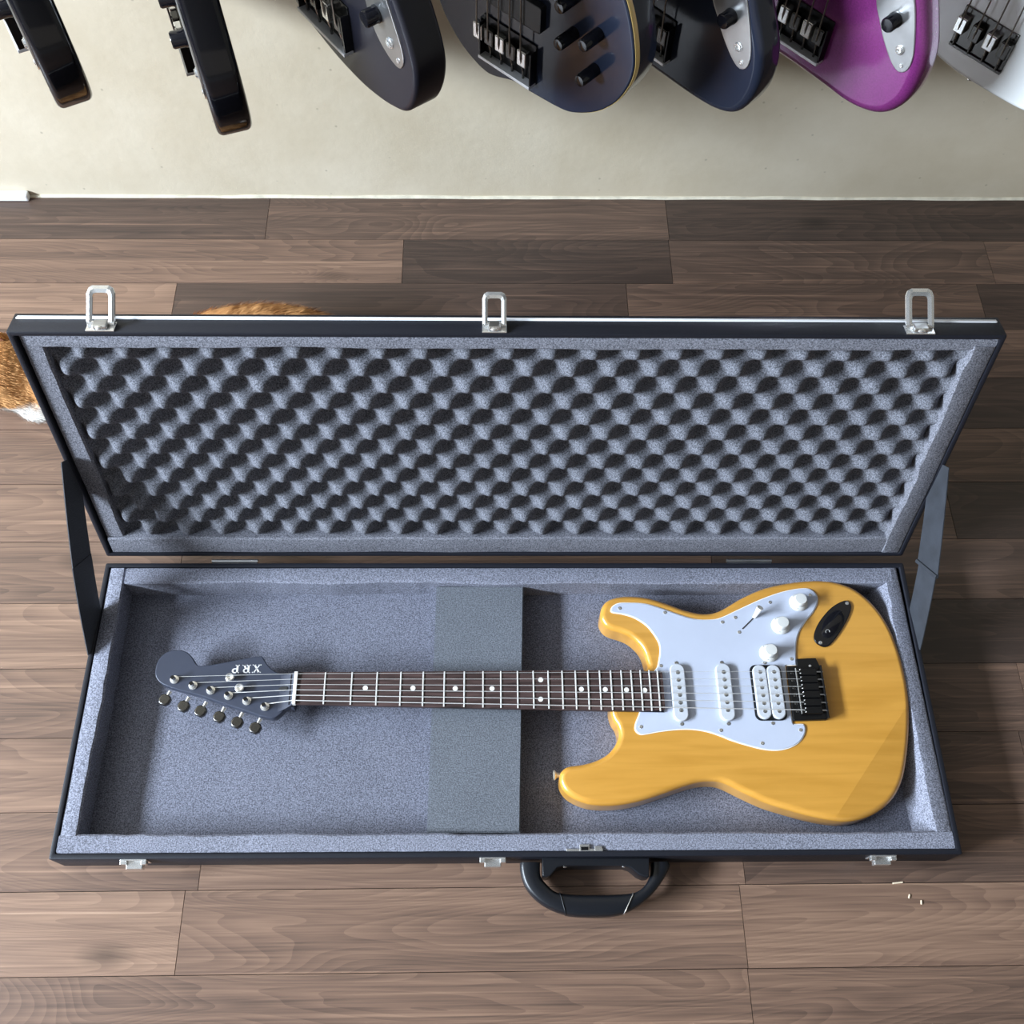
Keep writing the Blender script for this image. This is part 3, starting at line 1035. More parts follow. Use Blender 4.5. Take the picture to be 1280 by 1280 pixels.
def contour(co):
    d = (Vector((co.x, co.y, 0)) - c0).dot(cn)
    if d > 0:
        k = co.z / BT
        co.z -= 0.125 * d * max(0, (k - 0.35) / 0.65)
    # belly of the rounded front horn edge is left as it is
    return co


body = prism('body', BODY, 0.0, BT, AMBER, gt, r_top=0.0075, r_bot=0.006, n=720, seg=16, warp=contour, cut=(c0, cn), angle=6.3)
body['label'] = 'amber lacquered double-cutaway body'

GUARD = [(-0.1253, 0.1354), (-0.1223, 0.1423), (-0.1135, 0.147), (-0.0992, 0.1475), (-0.0785, 0.146), (-0.0582, 0.1398), (-0.0332, 0.1299), (-0.0131, 0.1237), (0.0075, 0.1228), (0.0222, 0.1258), (0.0493, 0.1384), (0.0786, 0.1517), (0.1078, 0.162), (0.1337, 0.167), (0.1475, 0.1657), (0.1546, 0.1573), (0.1544, 0.1468), (0.1469, 0.1335), (0.1352, 0.1203), (0.1233, 0.1043), (0.1168, 0.0871), (0.1138, 0.0672), (0.1132, 0.0615), (0.1125, 0.0585), (0.0993, 0.0580), (0.0985, 0.0560), (0.0975, 0.0338), (0.0975, 0.0092), (0.0975, -0.0171), (0.0985, -0.0190), (0.1095, -0.0190), (0.1122, -0.021), (0.1128, -0.0257), (0.1101, -0.0336), (0.1023, -0.0427), (0.0896, -0.0496), (0.0736, -0.0528), (0.0557, -0.0514), (0.0356, -0.0461), (0.0156, -0.0394), (0.0070, -0.0355), (-0.0106, -0.0291), (-0.0298, -0.0257), (-0.0494, -0.0256), (-0.0716, -0.0279), (-0.0889, -0.0309), (-0.0974, -0.0314), (-0.1032, -0.0264), (-0.1032, -0.019), (-0.0996, -0.0103), (-0.0968, -0.004), (-0.0934, 0.0086), (-0.092, 0.029), (-0.0808, 0.0444), (-0.0699, 0.0561), (-0.0667, 0.0653), (-0.0639, 0.0786), (-0.0643, 0.0893), (-0.0691, 0.1001), (-0.0783, 0.1137), (-0.0929, 0.1247), (-0.108, 0.1303), (-0.1208, 0.1326)]
edge = prism('pickguard_edge', GUARD, BT - 0.0004, BT + 0.0010, WEDGE, gt, n=300, smooth=False)


def inset(pts, d, n):
    P = catmull(pts, n)
    if poly_area(P) < 0:
        P.reverse()
    out = []
    for i in range(n):
        t = (P[(i + 1) % n] - P[i - 1]).normalized()
        out.append((P[i].x - t.y * d, P[i].y + t.x * d))
    return out


guard = prism('pickguard', inset(GUARD, 0.0011, 300), BT + 0.0004, BT + 0.0020, WPLASTIC, gt, r_top=0.0005, seg=2, smooth=False)
edge.parent = guard
GT = BT + 0.0020


def screw(x, y, z, r, parent, m=CHROME, name='screw', h=0.0009):
    s = lathe(name, [(r, 0), (r * 0.96, h * 0.6), (r * 0.6, h), (r * 0.25, h * 0.8), (0, h * 0.4)], m, parent, 12, T(x, y, z))
    return s


for x, y in [(0.145, 0.1567), (0.0894, 0.1464), (0.0403, 0.1249), (0.0432, 0.1042), (0.0722, 0.1290), (0.1073, 0.0667), (0.1057, -0.0271), (0.0552, -0.0437), (0.0050, -0.0268), (-0.1127, 0.139), (-0.0529, 0.1326), (0.0225, 0.1185), (-0.0640, 0.0585), (-0.0956, -0.0216)]:
    if (x, y) == (0.0722, 0.1290):
        continue
    screw(x, y, GT - 0.0001, 0.0024, guard)

# neck, fingerboard
FBZ = 0.0600 - GZ


def fb_mid(x):
    t = (x + 0.531) / 0.467
    return 0.0299 + (0.0235 - 0.0299) * t


def fb_half(x):
    t = (x + 0.531) / 0.467
    return 0.0210 + (0.0276 - 0.0210) * t


bm = bmesh.new()
prev = None
NXS = [-0.540, -0.53, -0.45, -0.35, -0.25, -0.16, -0.14, -0.12, -0.0655]
for x in NXS:
    hw, cy_ = fb_half(x), fb_mid(x)
    dep = 0.0145 + (x + 0.54) * 0.006
    if x > -0.13:
        dep = 0.0165
    ring = []
    for k in range(13):
        a = PI * k / 12
        e = 0.8
        ring.append(bm.verts.new((x, cy_ + hw * 0.99 * math.cos(a), FBZ - 0.0045 - dep * (math.sin(a) ** e))))
    if prev:
        for k in range(12):
            bm.faces.new((prev[k], prev[k + 1], ring[k + 1], ring[k]))
        bm.faces.new((prev[12], prev[0], ring[0], ring[12]))
    else:
        bm.faces.new(ring)
    prev = ring
bm.faces.new(list(reversed(prev)))
neck = from_bm('neck', bm, SATINBLACK, gt, smooth=True, angle=40)

bm = bmesh.new()
prev = None
for i in range(13):
    x = -0.531 + (0.467) * i / 12
    hw, cy_ = fb_half(x), fb_mid(x)
    if i == 12:
        hw -= 0.003
    ring = [bm.verts.new((x, cy_ + hw, FBZ - 0.0046))]
    for k in range(9):
        u_ = 1 - k / 4
        ring.append(bm.verts.new((x, cy_ + hw * u_, FBZ - 0.0009 * u_ * u_)))
    ring.append(bm.verts.new((x, cy_ - hw, FBZ - 0.0046)))
    if i == 12:
        pass
    if prev:
        for k in range(len(ring)):
            j = (k + 1) % len(ring)
            bm.faces.new((prev[k], prev[j], ring[j], ring[k]))
    else:
        bm.faces.new(ring)
    prev = ring
bm.faces.new(list(reversed(prev)))
fb = from_bm('fingerboard', bm, ROSE, gt, smooth=True, angle=40)
SCALE = 0.6405
for n_ in range(1, 23):
    x = -0.531 + SCALE * (1 - 2 ** (-n_ / 12))
    if x > -0.0665:
        break
    hw, cy_ = fb_half(x) - 0.0006, fb_mid(x)
    pts = [(x, cy_ + hw * (1 - k / 3), FBZ - 0.0009 * (1 - k / 3) ** 2 + 0.0003) for k in range(7)]
    tube('fret', pts, 0.0010, NICKEL, fb, 6)
for x, y in [(-0.4435, 0.0291), (-0.3832, 0.0285), (-0.3295, 0.0277), (-0.2828, 0.0272), (-0.2206, 0.0385), (-0.2213, 0.0130), (-0.1691, 0.0256), (-0.1387, 0.0250), (-0.1116, 0.0244), (-0.0883, 0.0238)]:
    lathe('inlay_dot', [(0.0032, 0), (0.0032, 0.0006), (0, 0.0007)], PEARL, fb, 16, T(x, y, FBZ - 0.0003))
box('nut', -0.5345, -0.5300, fb_mid(-0.531) - 0.0211, fb_mid(-0.531) + 0.0211, FBZ - 0.006, FBZ + 0.0024, IVORY, gt, bev=0.0006)

# headstock
HEAD = [(-0.5325, 0.0508), (-0.5467, 0.0527), (-0.5574, 0.0535), (-0.5667, 0.0588), (-0.5746, 0.0672), (-0.5805, 0.0760), (-0.5830, 0.0764), (-0.5949, 0.0747), (-0.6123, 0.0714), (-0.6296, 0.0679), (-0.6468, 0.0648), (-0.6591, 0.064), (-0.6647, 0.0668), (-0.6713, 0.0762), (-0.6792, 0.0828), (-0.6885, 0.0853), (-0.6991, 0.0848), (-0.7089, 0.0792), (-0.7145, 0.069), (-0.7155, 0.056), (-0.7121, 0.0468), (-0.7031, 0.0394), (-0.6829, 0.032), (-0.6558, 0.0246), (-0.6286, 0.0154), (-0.6015, 0.0063), (-0.58, -0.001), (-0.5657, -0.005), (-0.5571, -0.0056), (-0.5506, -0.0012), (-0.5444, 0.0058), (-0.5395, 0.0086), (-0.5325, 0.0090)]
HZ = 0.0495 - GZ
head = prism('headstock', HEAD, HZ - 0.0135, HZ, HEADM, gt, r_top=0.0012, r_bot=0.0012, n=180, seg=3, angle=40)
head['label'] = 'slate grey headstock with silver letters'
# scooped ramp up to the nut
bm = bmesh.new()
prev = None
for i in range(9):
    t = i / 8
    x = -0.5590 + (0.0252) * t
    z = HZ - 0.0004 + (FBZ - 0.0012 - HZ) * t ** 2.0
    hw0 = 0.0250 * (1 - t) + 0.0206 * t
    ym = 0.0245 * (1 - t) + 0.0299 * t
    ring = [bm.verts.new((x, ym + hw0, HZ - 0.004)), bm.verts.new((x, ym + hw0, z)), bm.verts.new((x, ym - hw0, z)), bm.verts.new((x, ym - hw0, HZ - 0.004))]
    if prev:
        for k in range(4):
            bm.faces.new((prev[k], prev[(k + 1) % 4], ring[(k + 1) % 4], ring[k]))
    else:
        bm.faces.new(ring)
    prev = ring
bm.faces.new(list(reversed(prev)))
from_bm('headstock_ramp', bm, HEADM, head, smooth=True, angle=40)
lathe('truss_rod_hole', [(0.0036, 0), (0.0036, 0.0002), (0, 0.0002)], BPLASTIC, head, 16, T(-0.5490, 0.0312, HZ + 0.0032) @ Matrix.Rotation(-0.24, 4, 'Y') @ Matrix.Diagonal((1.7, 0.9, 1, 1)))

POSTS = [(-0.689, 0.0451), (-0.6644, 0.0371), (-0.6409, 0.0304), (-0.6177, 0.0233), (-0.5938, 0.0163), (-0.5702, 0.0086)]
BUTTONS = [(-0.6997, 0.0217), (-0.6749, 0.0131), (-0.6524, 0.0066), (-0.628, -0.001), (-0.6047, -0.0083), (-0.5811, -0.0156)]
for (px, py), (bx, by) in zip(POSTS, BUTTONS):
    tp = lathe('tuner_post', [(0.0056, 0), (0.0056, 0.0012), (0.0056, 0.0014), (0.0044, 0.0016), (0.0044, 0.0036), (0.0028, 0.0038), (0.0026, 0.0095), (0.0022, 0.0105), (0, 0.0105)], CHROME, head, 18, T(px, py, HZ - 0.0002))
    lathe('post_slot', [(0.0026, 0), (0.0026, 0.0004), (0, 0.0004)], BMETAL, tp, 12, T(px, py, HZ + 0.0102))
    d = Vector((bx - px, by - py, 0))
    dn = d.normalized()
    st = Vector((px, py, 0)) + dn * 0.014
    en = Vector((bx, by, 0))
    zb = HZ - 0.0085
    sh = tube('tuner_shaft', [(st.x, st.y, zb), (en.x, en.y, zb)], [0.0032, 0.0022], CHROME, tp, 10)
    # chunky rounded key
    side = Vector((-dn.y, dn.x, 0))
    outl = [en + dn * a + side * b for a, b in ((-0.0062, -0.0036), (-0.0062, 0.0036), (-0.0030, 0.0074), (0.0034, 0.0076), (0.0078, 0.0040), (0.0078, -0.0040), (0.0034, -0.0076), (-0.0030, -0.0074))]
    prism('tuner_key', [(p.x, p.y) for p in outl], zb - 0.0036, zb + 0.0036, DCHROME, tp, r_top=0.0018, r_bot=0.0018, seg=3, angle=40)
for i, (x, y) in enumerate([(-0.6172, 0.046), (-0.6035, 0.0319)]):
    t = lathe('string_tree', [(0.0022, 0), (0.0022, 0.0050), (0.0058, 0.0056), (0.0058, 0.0072), (0.0044, 0.0082), (0.001, 0.0076), (0, 0.0074)], CHROME, head, 18, T(x, y, HZ))

# letters X R P, read from the far side (turned by 180 degrees)


def letter(name, rects, cx, cy, h, tilt=0.0):
    bm = bmesh.new()
    for poly in rects:
        vs = [bm.verts.new((-p[0], -p[1], 0.0)) for p in poly]
        f = bm.faces.new(vs)
        ex = bmesh.ops.extrude_face_region(bm, geom=[f])
        for v in ex['geom']:
            if isinstance(v, bmesh.types.BMVert):
                v.co.z += 0.0003 / h
    for v in bm.verts:
        v.co = Vector((cx + v.co.x * h, cy + v.co.y * h, HZ - 0.00002 + v.co.z * h))
    return from_bm(name, bm, LETTER, head)


def rect(x0, x1, y0, y1):
    return [(x0, y0), (x1, y0), (x1, y1), (x0, y1)]


def arc_band(cx, cy, rx, ry, irx, iry, a0, a1, n=8):
    out = []
    for k in range(n):
        a, b = a0 + (a1 - a0) * k / n, a0 + (a1 - a0) * (k + 1) / n
        out.append([(cx + rx * math.cos(a), cy + ry * math.sin(a)), (cx + rx * math.cos(b), cy + ry * math.sin(b)),
                    (cx + irx * math.cos(b), cy + iry * math.sin(b)), (cx + irx * math.cos(a), cy + iry * math.sin(a))])
    return out


serif = 0.10
Xr = [[(-0.42, 0.5), (-0.20, 0.5), (0.42, -0.5), (0.20, -0.5)], [(0.26, 0.5), (0.40, 0.5), (-0.26, -0.5), (-0.40, -0.5)],
      rect(-0.50, -0.12, 0.40, 0.5), rect(0.16, 0.50, 0.40, 0.5), rect(-0.50, -0.16, -0.5, -0.40), rect(0.12, 0.50, -0.5, -0.40)]
Pr = [rect(-0.32, -0.10, -0.5, 0.5), rect(-0.44, 0.02, -0.5, -0.40), rect(-0.44, -0.1, 0.40, 0.5), rect(-0.12, 0.10, 0.38, 0.5), rect(-0.12, 0.10, -0.08, 0.04)] + \
    arc_band(0.10, 0.21, 0.30, 0.29, 0.11, 0.17, -PI / 2, PI / 2)
Rr = Pr + [[(-0.02, -0.06), (0.20, -0.06), (0.44, -0.5), (0.20, -0.5)], rect(0.16, 0.50, -0.5, -0.40)]
letter('letter_x', Xr, -0.5858, 0.0593, 0.0112)
letter('letter_r', Rr, -0.5988, 0.0590, 0.0112)
letter('letter_p', Pr, -0.6130, 0.0590, 0.0112)

# bridge (two-post tremolo, black)
BRP = [(0.0994, 0.0559), (0.1122, 0.0563), (0.1131, 0.066), (0.1382, 0.0669), (0.1419, 0.0556), (0.1419, -0.0125), (0.1398, -0.0150), (0.0985, -0.0159), (0.0978, -0.0140)]
bridge = prism('bridge', BRP, BT + 0.0005, BT + 0.0058, BMETAL, gt, r_top=0.0008, seg=2, angle=35)
BZ = BT + 0.0058
ys = [0.0468, 0.0367, 0.0267, 0.0166, 0.0062, -0.0040]
for i, y in enumerate(ys):
    sd = box('bridge_saddle', 0.1085, 0.1350, y - 0.0047, y + 0.0047, BZ - 0.0005, BZ + 0.0052, BMETAL, bridge, bev=0.0010)
    screw(0.1135, y + 0.0024, BZ + 0.0052, 0.0010, sd, CHROME, 'height_screw')
    screw(0.1135, y - 0.0024, BZ + 0.0052, 0.0010, sd, CHROME, 'height_screw')
    tube('intonation_screw', [(0.1345, y, BZ + 0.0030), (0.1432, y, BZ + 0.0030)], 0.0011, STEEL, sd, 8)
    screw(0.1041, y - 0.0005, BZ - 0.0001, 0.0023, bridge, DCHROME, 'mounting_screw', 0.0012)
tube('saddle_rail', [(0.1083, 0.0515, BZ + 0.0042), (0.1083, -0.0085, BZ + 0.0042)], 0.0008, CHROME, bridge, 6)
screw(0.1290, 0.0560, BZ, 0.0018, bridge)
screw(0.1300, 0.0510, BZ, 0.0015, bridge)
box('rear_lip', 0.1405, 0.1425, -0.0140, 0.0555, BZ - 0.001, BZ + 0.0052, BMETAL, bridge, bev=0.0005)

# strings: nut to saddle and nut to post
NUTY = [0.0478, 0.0407, 0.0336, 0.0266, 0.0196, 0.0128]
SADY = ys
for i in range(6):
    post = POSTS[i]
    rad = [0.00022, 0.00026, 0.00032, 0.00042, 0.00050, 0.00058][i]
    tube('string', [(post[0] + 0.0028, post[1] + 0.002, HZ + 0.0062), (-0.5335, NUTY[i], FBZ + 0.0026), (-0.530, NUTY[i], FBZ + 0.0026), (0.1098, SADY[i], BZ + 0.0058), (0.1180, SADY[i], BZ + 0.0030)], rad, STRING, gt, 6)


def stadium(x0, x1, y0, y1, r, n=7):
    out = []
    for cx_, cy_, a0 in ((x1 - r, y1 - r, 0), (x0 + r, y1 - r, PI / 2), (x0 + r, y0 + r, PI), (x1 - r, y0 + r, 1.5 * PI)):
        for k in range(n + 1):
            a = a0 + PI / 2 * k / n
            out.append((cx_ + r * math.cos(a), cy_ + r * math.sin(a)))
    return out


PKZ = 0.0585 - GZ
for xc in (-0.0441, 0.0151):
    pk = prism('pickup', stadium(xc - 0.0094, xc + 0.0094, -0.0158, 0.0598, 0.0090), GT - 0.001, PKZ, PKM, gt, r_top=0.0012, seg=3, angle=40)
    for k in range(6):
        y = 0.0476 + (-0.0024 - 0.0476) * k / 5
        lathe('pole_piece', [(0.0026, 0), (0.0026, 0.0006), (0.0018, 0.0009), (0, 0.0009)], STEEL, pk, 14, T(xc, y, PKZ - 0.0002))
    screw(xc + 0.0004, 0.0622, GT - 0.0001, 0.0026, pk, STEEL)
    screw(xc + 0.0004, -0.0182, GT - 0.0001, 0.0026, pk, STEEL)
hb = prism('humbucker_pickup', stadium(0.0505, 0.0912, -0.0150, 0.0586, 0.0080), GT - 0.001, GT + 0.0014, BPLASTIC, gt, r_top=0.0004, seg=2, angle=40)
for xc in (0.0622, 0.0803):
    bb = prism('bobbin', stadium(xc - 0.0088, xc + 0.0088, -0.0138, 0.0574, 0.0086), GT + 0.001, PKZ, PKM, hb, r_top=0.0014, seg=3, angle=40)
    for k in range(6):
        y = 0.0474 + (-0.0043 - 0.0474) * k / 5
        lathe('pole_piece', [(0.0024, 0), (0.0024, 0.0006), (0.0015, 0.0009), (0, 0.0008)], STEEL, bb, 14, T(xc, y, PKZ - 0.0002))
screw(0.0719, 0.0622, GT - 0.0001, 0.0024, hb, STEEL)
screw(0.0719, -0.0182, GT - 0.0001, 0.0024, hb, STEEL)

# control knobs with skirt, switch, jack plate, strap button
for i, (x, y) in enumerate([(0.1276, 0.1457), (0.0991, 0.113), (0.0785, 0.0748)]):
    kb = lathe('control_knob', [(0.0122, 0), (0.0124, 0.0010), (0.0112, 0.0030), (0.0092, 0.0048), (0.0086, 0.0052), (0.0080, 0.0135), (0.0074, 0.0146), (0, 0.0149)], KNOBM, guard, 28, T(x, y, GT), angle=30)
    for k in range(5):
        a = PI * (0.72 + 0.17 * k)
        lathe('knob_mark', [(0.0007, 0), (0.0007, 0.0003), (0, 0.0003)], STEEL, kb, 8, T(x + 0.0103 * math.cos(a), y + 0.0103 * math.sin(a), GT + 0.0038))
sw = tube('switch_slot', [(0.0482, 0.1089, GT + 0.0001), (0.0655, 0.1250, GT + 0.0001)], 0.0008, DCHROME, guard, 6)
tube('switch_tip', [(0.0655, 0.1250, GT), (0.0685, 0.1290, GT + 0.007), (0.0712, 0.1330, GT + 0.015)], [0.0022, 0.0034, 0.0044], WEDGE, sw, 12)
JACK = [(0.1976, 0.1373), (0.1856, 0.1149), (0.1651, 0.0897), (0.1537, 0.0832), (0.1428, 0.0898), (0.1422, 0.1008), (0.1516, 0.1182), (0.1696, 0.1374), (0.1864, 0.1474), (0.1956, 0.1478)]
jk = prism('jack_plate', JACK, BT - 0.0004, BT + 0.0022, GLOSSBLACK, gt, r_top=0.0010, n=60, seg=3, angle=40)
bm = bmesh.new()
mx_ = T(0.1695, 0.1150, BT + 0.0014) @ Matrix.Rotation(math.atan2(0.0560, 0.0440), 4, 'Z')
bmesh.ops.create_uvsphere(bm, u_segments=24, v_segments=12, radius=1.0)
for v in bm.verts:
    c_ = v.co.copy()
    v.co = mx_ @ Vector((c_.x * 0.0245, c_.y * 0.0118, max(0.0, c_.z) * 0.0030))
from_bm('jack_dish', bm, GLOSSBLACK, jk, smooth=True)
lathe('jack_socket', [(0.0034, 0), (0.0034, 0.0010), (0.0022, 0.0012), (0.0018, 0.0002), (0, 0.0002)], CHROME, jk, 16, T(0.1602, 0.1039, BT + 0.0030) @ Matrix.Rotation(0.35, 4, 'X'))
screw(0.1931, 0.1446, BT + 0.0020, 0.0026, jk)
screw(0.1486, 0.0890, BT + 0.0020, 0.0026, jk)
lathe('strap_button', [(0.0034, 0), (0.0030, 0.0030), (0.0034, 0.0062), (0.0062, 0.0085), (0.0062, 0.0098), (0.004, 0.0104), (0, 0.0104)], mat('gold_tinted_metal', (0.80, 0.72, 0.58), rough=0.3, metal=0.7), gt, 18, T(-0.1962, -0.0762, 0.021) @ Matrix.Rotation(-PI / 2, 4, 'Y'))

# ------------------------------------------------------------------ guitars hanging along the wall
GEN_R = [(0, -34), (60, -33), (92, -30), (118, -22), (143, -8), (160, 18), (166, 50), (161, 82), (148, 115), (133, 142), (116, 180), (107, 215), (112, 248), (127, 278), (137, 308), (133, 336), (118, 348), (100, 338), (80, 310), (60, 288), (38, 278)]
GEN_L = [(-38, 292), (-55, 322), (-75, 366), (-95, 400), (-118, 408), (-136, 392), (-141, 360), (-130, 320), (-116, 280), (-109, 240), (-116, 200), (-135, 160), (-155, 122), (-165, 85), (-161, 50), (-146, 20), (-120, -5), (-90, -22), (-50, -31)]
Z0 = 0.036


def wall_guitar(name, label, cat, loc, yaw, bodym, bridge_x, nstr, strx, r_edge=0.008, plate=None, knobs=None, right=None, lscale=1.0,
                lip=0.014, bridgem=DCHROME, lipm=SILV, headm=GLOSSBLACK, binding=False, button=False, thick=0.042, pickup=None, pickupm=BPLASTIC):
    rt = thing(name, label, cat, (loc[0], loc[1], loc[2] - Z0), -math.radians(yaw), 'guitars hanging along the cream wall')

    def to(v):     # outline (x, up, depth measured outward from the back) -> hanging axes, face at y = 0
        return Vector((v.x, thick - v.z, v.y + Z0))
    outl = [(x / 1000, z / 1000) for x, z in (right or GEN_R)] + [(x * lscale / 1000, z / 1000) for x, z in GEN_L]
    bd = prism('body', outl, 0.0, thick, bodym, rt, r_top=r_edge, r_bot=r_edge, n=220, seg=5, to=to, angle=50)
    if binding:
        P = catmull(outl, 220)
        if poly_area(P) < 0:
            P.reverse()
        bm = bmesh.new()
        rings = []
        for i in range(220):
            t = (P[(i + 1) % 220] - P[i - 1]).normalized()
            nn = Vector((t.y, -t.x, 0))
            ring = []
            for (o_, dep) in ((0.0006, 0.0025), (0.0010, 0.0040), (0.0010, 0.0085), (0.0006, 0.0100), (-0.004, 0.0085), (-0.004, 0.0040)):
                q = P[i] + nn * o_
                ring.append(bm.verts.new((q.x, dep, q.y + Z0)))
            rings.append(ring)
        for i in range(220):
            a, b = rings[i], rings[(i + 1) % 220]
            for k in range(6):
                j = (k + 1) % 6
                bm.faces.new((a[k], a[j], b[j], b[k]))
        from_bm('binding', bm, BINDING, rt, smooth=True, angle=40)
    # bridge: base plate, end lip, side walls, saddles
    bx0, bx1 = bridge_x
    bm = bmesh.new()
    bm_box(bm, bx0, bx1, -0.0022, 0.0005, Z0, Z0 + 0.058, 0.0006)
    br = from_bm('bridge', bm, bridgem, rt)
    box('bridge_lip', bx0, bx1, -lip, 0.0, Z0 - 0.0002, Z0 + 0.0042, lipm, br, bev=0.0006)
    if lip > 0.008:
        for xx in (bx0 + 0.0012, bx1 - 0.0012):
            box('bridge_side', xx - 0.0012, xx + 0.0012, -lip * 0.85, -0.001, Z0 + 0.004, Z0 + 0.050, bridgem, br, bev=0.0004)
    for i in range(nstr):
        xs_ = strx[i]
        hw = min(0.0075, (bx1 - bx0) / nstr * 0.42)
        sd = box('bridge_saddle', xs_ - hw, xs_ + hw, -0.0110, -0.0020, Z0 + 0.024, Z0 + 0.046, CHROME if i % 2 == 0 else DCHROME, br, bev=0.0014)
        tube('saddle_screw', [(xs_, -0.006, Z0 + 0.004), (xs_, -0.006, Z0 + 0.024)], 0.0016, DCHROME, sd, 8)
        tube('string', [(xs_, -0.0040, Z0 + 0.003), (xs_, -0.0120, Z0 + 0.036), (xs_ * 0.52, -0.0165, Z0 + 0.90)], [0.0010, 0.0010, 0.0008], BSTRING, rt, 6)
    if pickup:
        for (zp, hh, w_) in pickup:
            pu = prism('pickup', [(x, y) for x, y in stadium(-w_ / 2, w_ / 2, zp, zp + hh, 0.004, 4)], 0, 0.0095, pickupm, rt, r_top=0.0015, seg=2,
                       to=lambda v: Vector((v.x, 0.0003 - v.z, v.y + Z0)), angle=40)
    if plate:
        pl = prism('control_plate', [(x / 1000, z / 1000) for x, z in plate[0]], 0, 0.0018, STEEL, rt, r_top=0.0005, n=80, seg=2,
                   to=lambda v: Vector((v.x, 0.0002 - v.z, v.y + Z0)), angle=40)
        face = Matrix.Rotation(PI / 2, 4, 'X')
        for (x, z) in plate[1]:
            lathe('knob', [(0.0095, 0), (0.0098, 0.002), (0.0090, 0.004), (0.0092, 0.0150), (0.0078, 0.0170), (0, 0.0174)], GLOSSBLACK, pl, 22, T(x / 1000, -0.0014, z / 1000 + Z0) @ face)
        x, z = plate[2]
        lathe('jack_socket', [(0.0060, 0), (0.0060, 0.0014), (0.0048, 0.0016), (0.0046, 0.0030), (0.0028, 0.0032), (0.0026, 0.0004), (0, 0.0004)], CHROME, pl, 18, T(x / 1000, -0.0014, z / 1000 + Z0) @ face)
        x, z = plate[3]
        lathe('plate_screw', [(0.0032, 0), (0.0028, 0.0012), (0.001, 0.0015), (0, 0.001)], CHROME, pl, 12, T(x / 1000, -0.0014, z / 1000 + Z0) @ face)
    if knobs:
        face = Matrix.Rotation(PI / 2, 4, 'X')
        for (x, z) in knobs:
            lathe('knob', [(0.0080, 0), (0.0082, 0.001), (0.0078, 0.0270), (0.0066, 0.0300), (0.002, 0.0308), (0, 0.0306)], GLOSSBLACK, rt, 22, T(x / 1000, 0.0003, z / 1000 + Z0) @ face)
    if button:
        lathe('strap_button', [(0.0034, 0), (0.0030, 0.004), (0.0062, 0.0085), (0.0062, 0.0100), (0, 0.0108)], CHROME, rt, 16, T(0.0, 0.021, Z0 - 0.0338) @ Matrix.Rotation(PI, 4, 'X'))
    # neck, fingerboard, headstock above the frame
    zt = 0.30 + Z0
    bm = bmesh.new()
    prev = None
    for (zz, hw, dep) in ((0.262 + Z0, 0.031, 0.020), (0.32 + Z0, 0.030, 0.020), (0.60 + Z0, 0.025, 0.018), (0.90 + Z0, 0.0205, 0.016)):
        ring = [bm.verts.new((hw * math.cos(PI * k / 10), -0.006 + dep * math.sin(PI * k / 10), zz)) for k in range(11)]
        if prev:
            for k in range(10):
                bm.faces.new((prev[k], prev[k + 1], ring[k + 1], ring[k]))
            bm.faces.new((prev[10], prev[0], ring[0], ring[10]))
        else:
            bm.faces.new(ring)
        prev = ring
    bm.faces.new(list(reversed(prev)))
    from_bm('neck', bm, NECKW, rt, smooth=True, angle=40)
    bm = bmesh.new()
    q = [(-0.0315, 0.22), (0.0315, 0.22), (0.0205, 0.90), (-0.0205, 0.90)]
    lo_ = [bm.verts.new((x, -0.0062, z + Z0)) for x, z in q]
    hi2 = [bm.verts.new((x, -0.0118, z + Z0)) for x, z in q]
    bm.faces.new(lo_)
    bm.faces.new(hi2)
    for k in range(4):
        bm.faces.new((lo_[k], lo_[(k + 1) % 4], hi2[(k + 1) % 4], hi2[k]))
    from_bm('fingerboard', bm, ROSE, rt)
    hd = [(-0.021, 0.895), (-0.040, 0.95), (-0.042, 1.06), (-0.030, 1.10), (0.005, 1.10), (0.030, 1.06), (0.032, 0.95), (0.021, 0.895)]
    prism('headstock', hd, 0, 0.014, headm, rt, r_top=0.001, n=60, seg=2, to=lambda v: Vector((v.x, 0.008 - v.z, v.y + Z0)), angle=40)
    return rt


def plate_for(dx=0, dz=0):
    pl = [(83, 112), (94, 95), (107, 77), (125, 58), (138, 49), (147, 49), (154, 58), (153, 78), (140, 112), (127, 138), (108, 170), (92, 205), (78, 218), (66, 206), (68, 160)]
    return ([(x + dx, z + dz) for x, z in pl], [(115 + dx, 104 + dz), (97 + dx, 140 + dz), (84 + dx, 180 + dz)], (135 + dx, 74 + dz), (144 + dx, 57 + dz))


S4 = [-0.0285, -0.0095, 0.0095, 0.0285]
S4n = S4
R3 = [(0, -38), (50, -39), (90, -33), (118, -25), (140, -15), (155, 2), (167, 30), (170, 57), (164, 80), (153, 103), (139, 127), (118, 175), (108, 215)] + GEN_R[12:]
wall_guitar('bass_guitar', 'leftmost hanging guitar, glossy black and seen almost edge-on', 'guitar', (-0.5690, -0.13, 0.4975), 62.5, GLOSSBLACK, (-0.041, 0.041), 4, S4, plate=plate_for(2, 2), lscale=0.9)
wall_guitar('bass_guitar', 'second hanging guitar from the left, glossy black, seen edge-on from its rim', 'guitar', (-0.3755, -0.13, 0.4675), 71, GLOSSBLACK, (-0.041, 0.041), 4, S4, plate=plate_for(2, 2), lscale=0.9)


def root_from(F, yaw):
    a = math.radians(yaw)
    return (F[0] - 0.041 * math.cos(a), F[1] + 0.041 * math.sin(a), F[2])


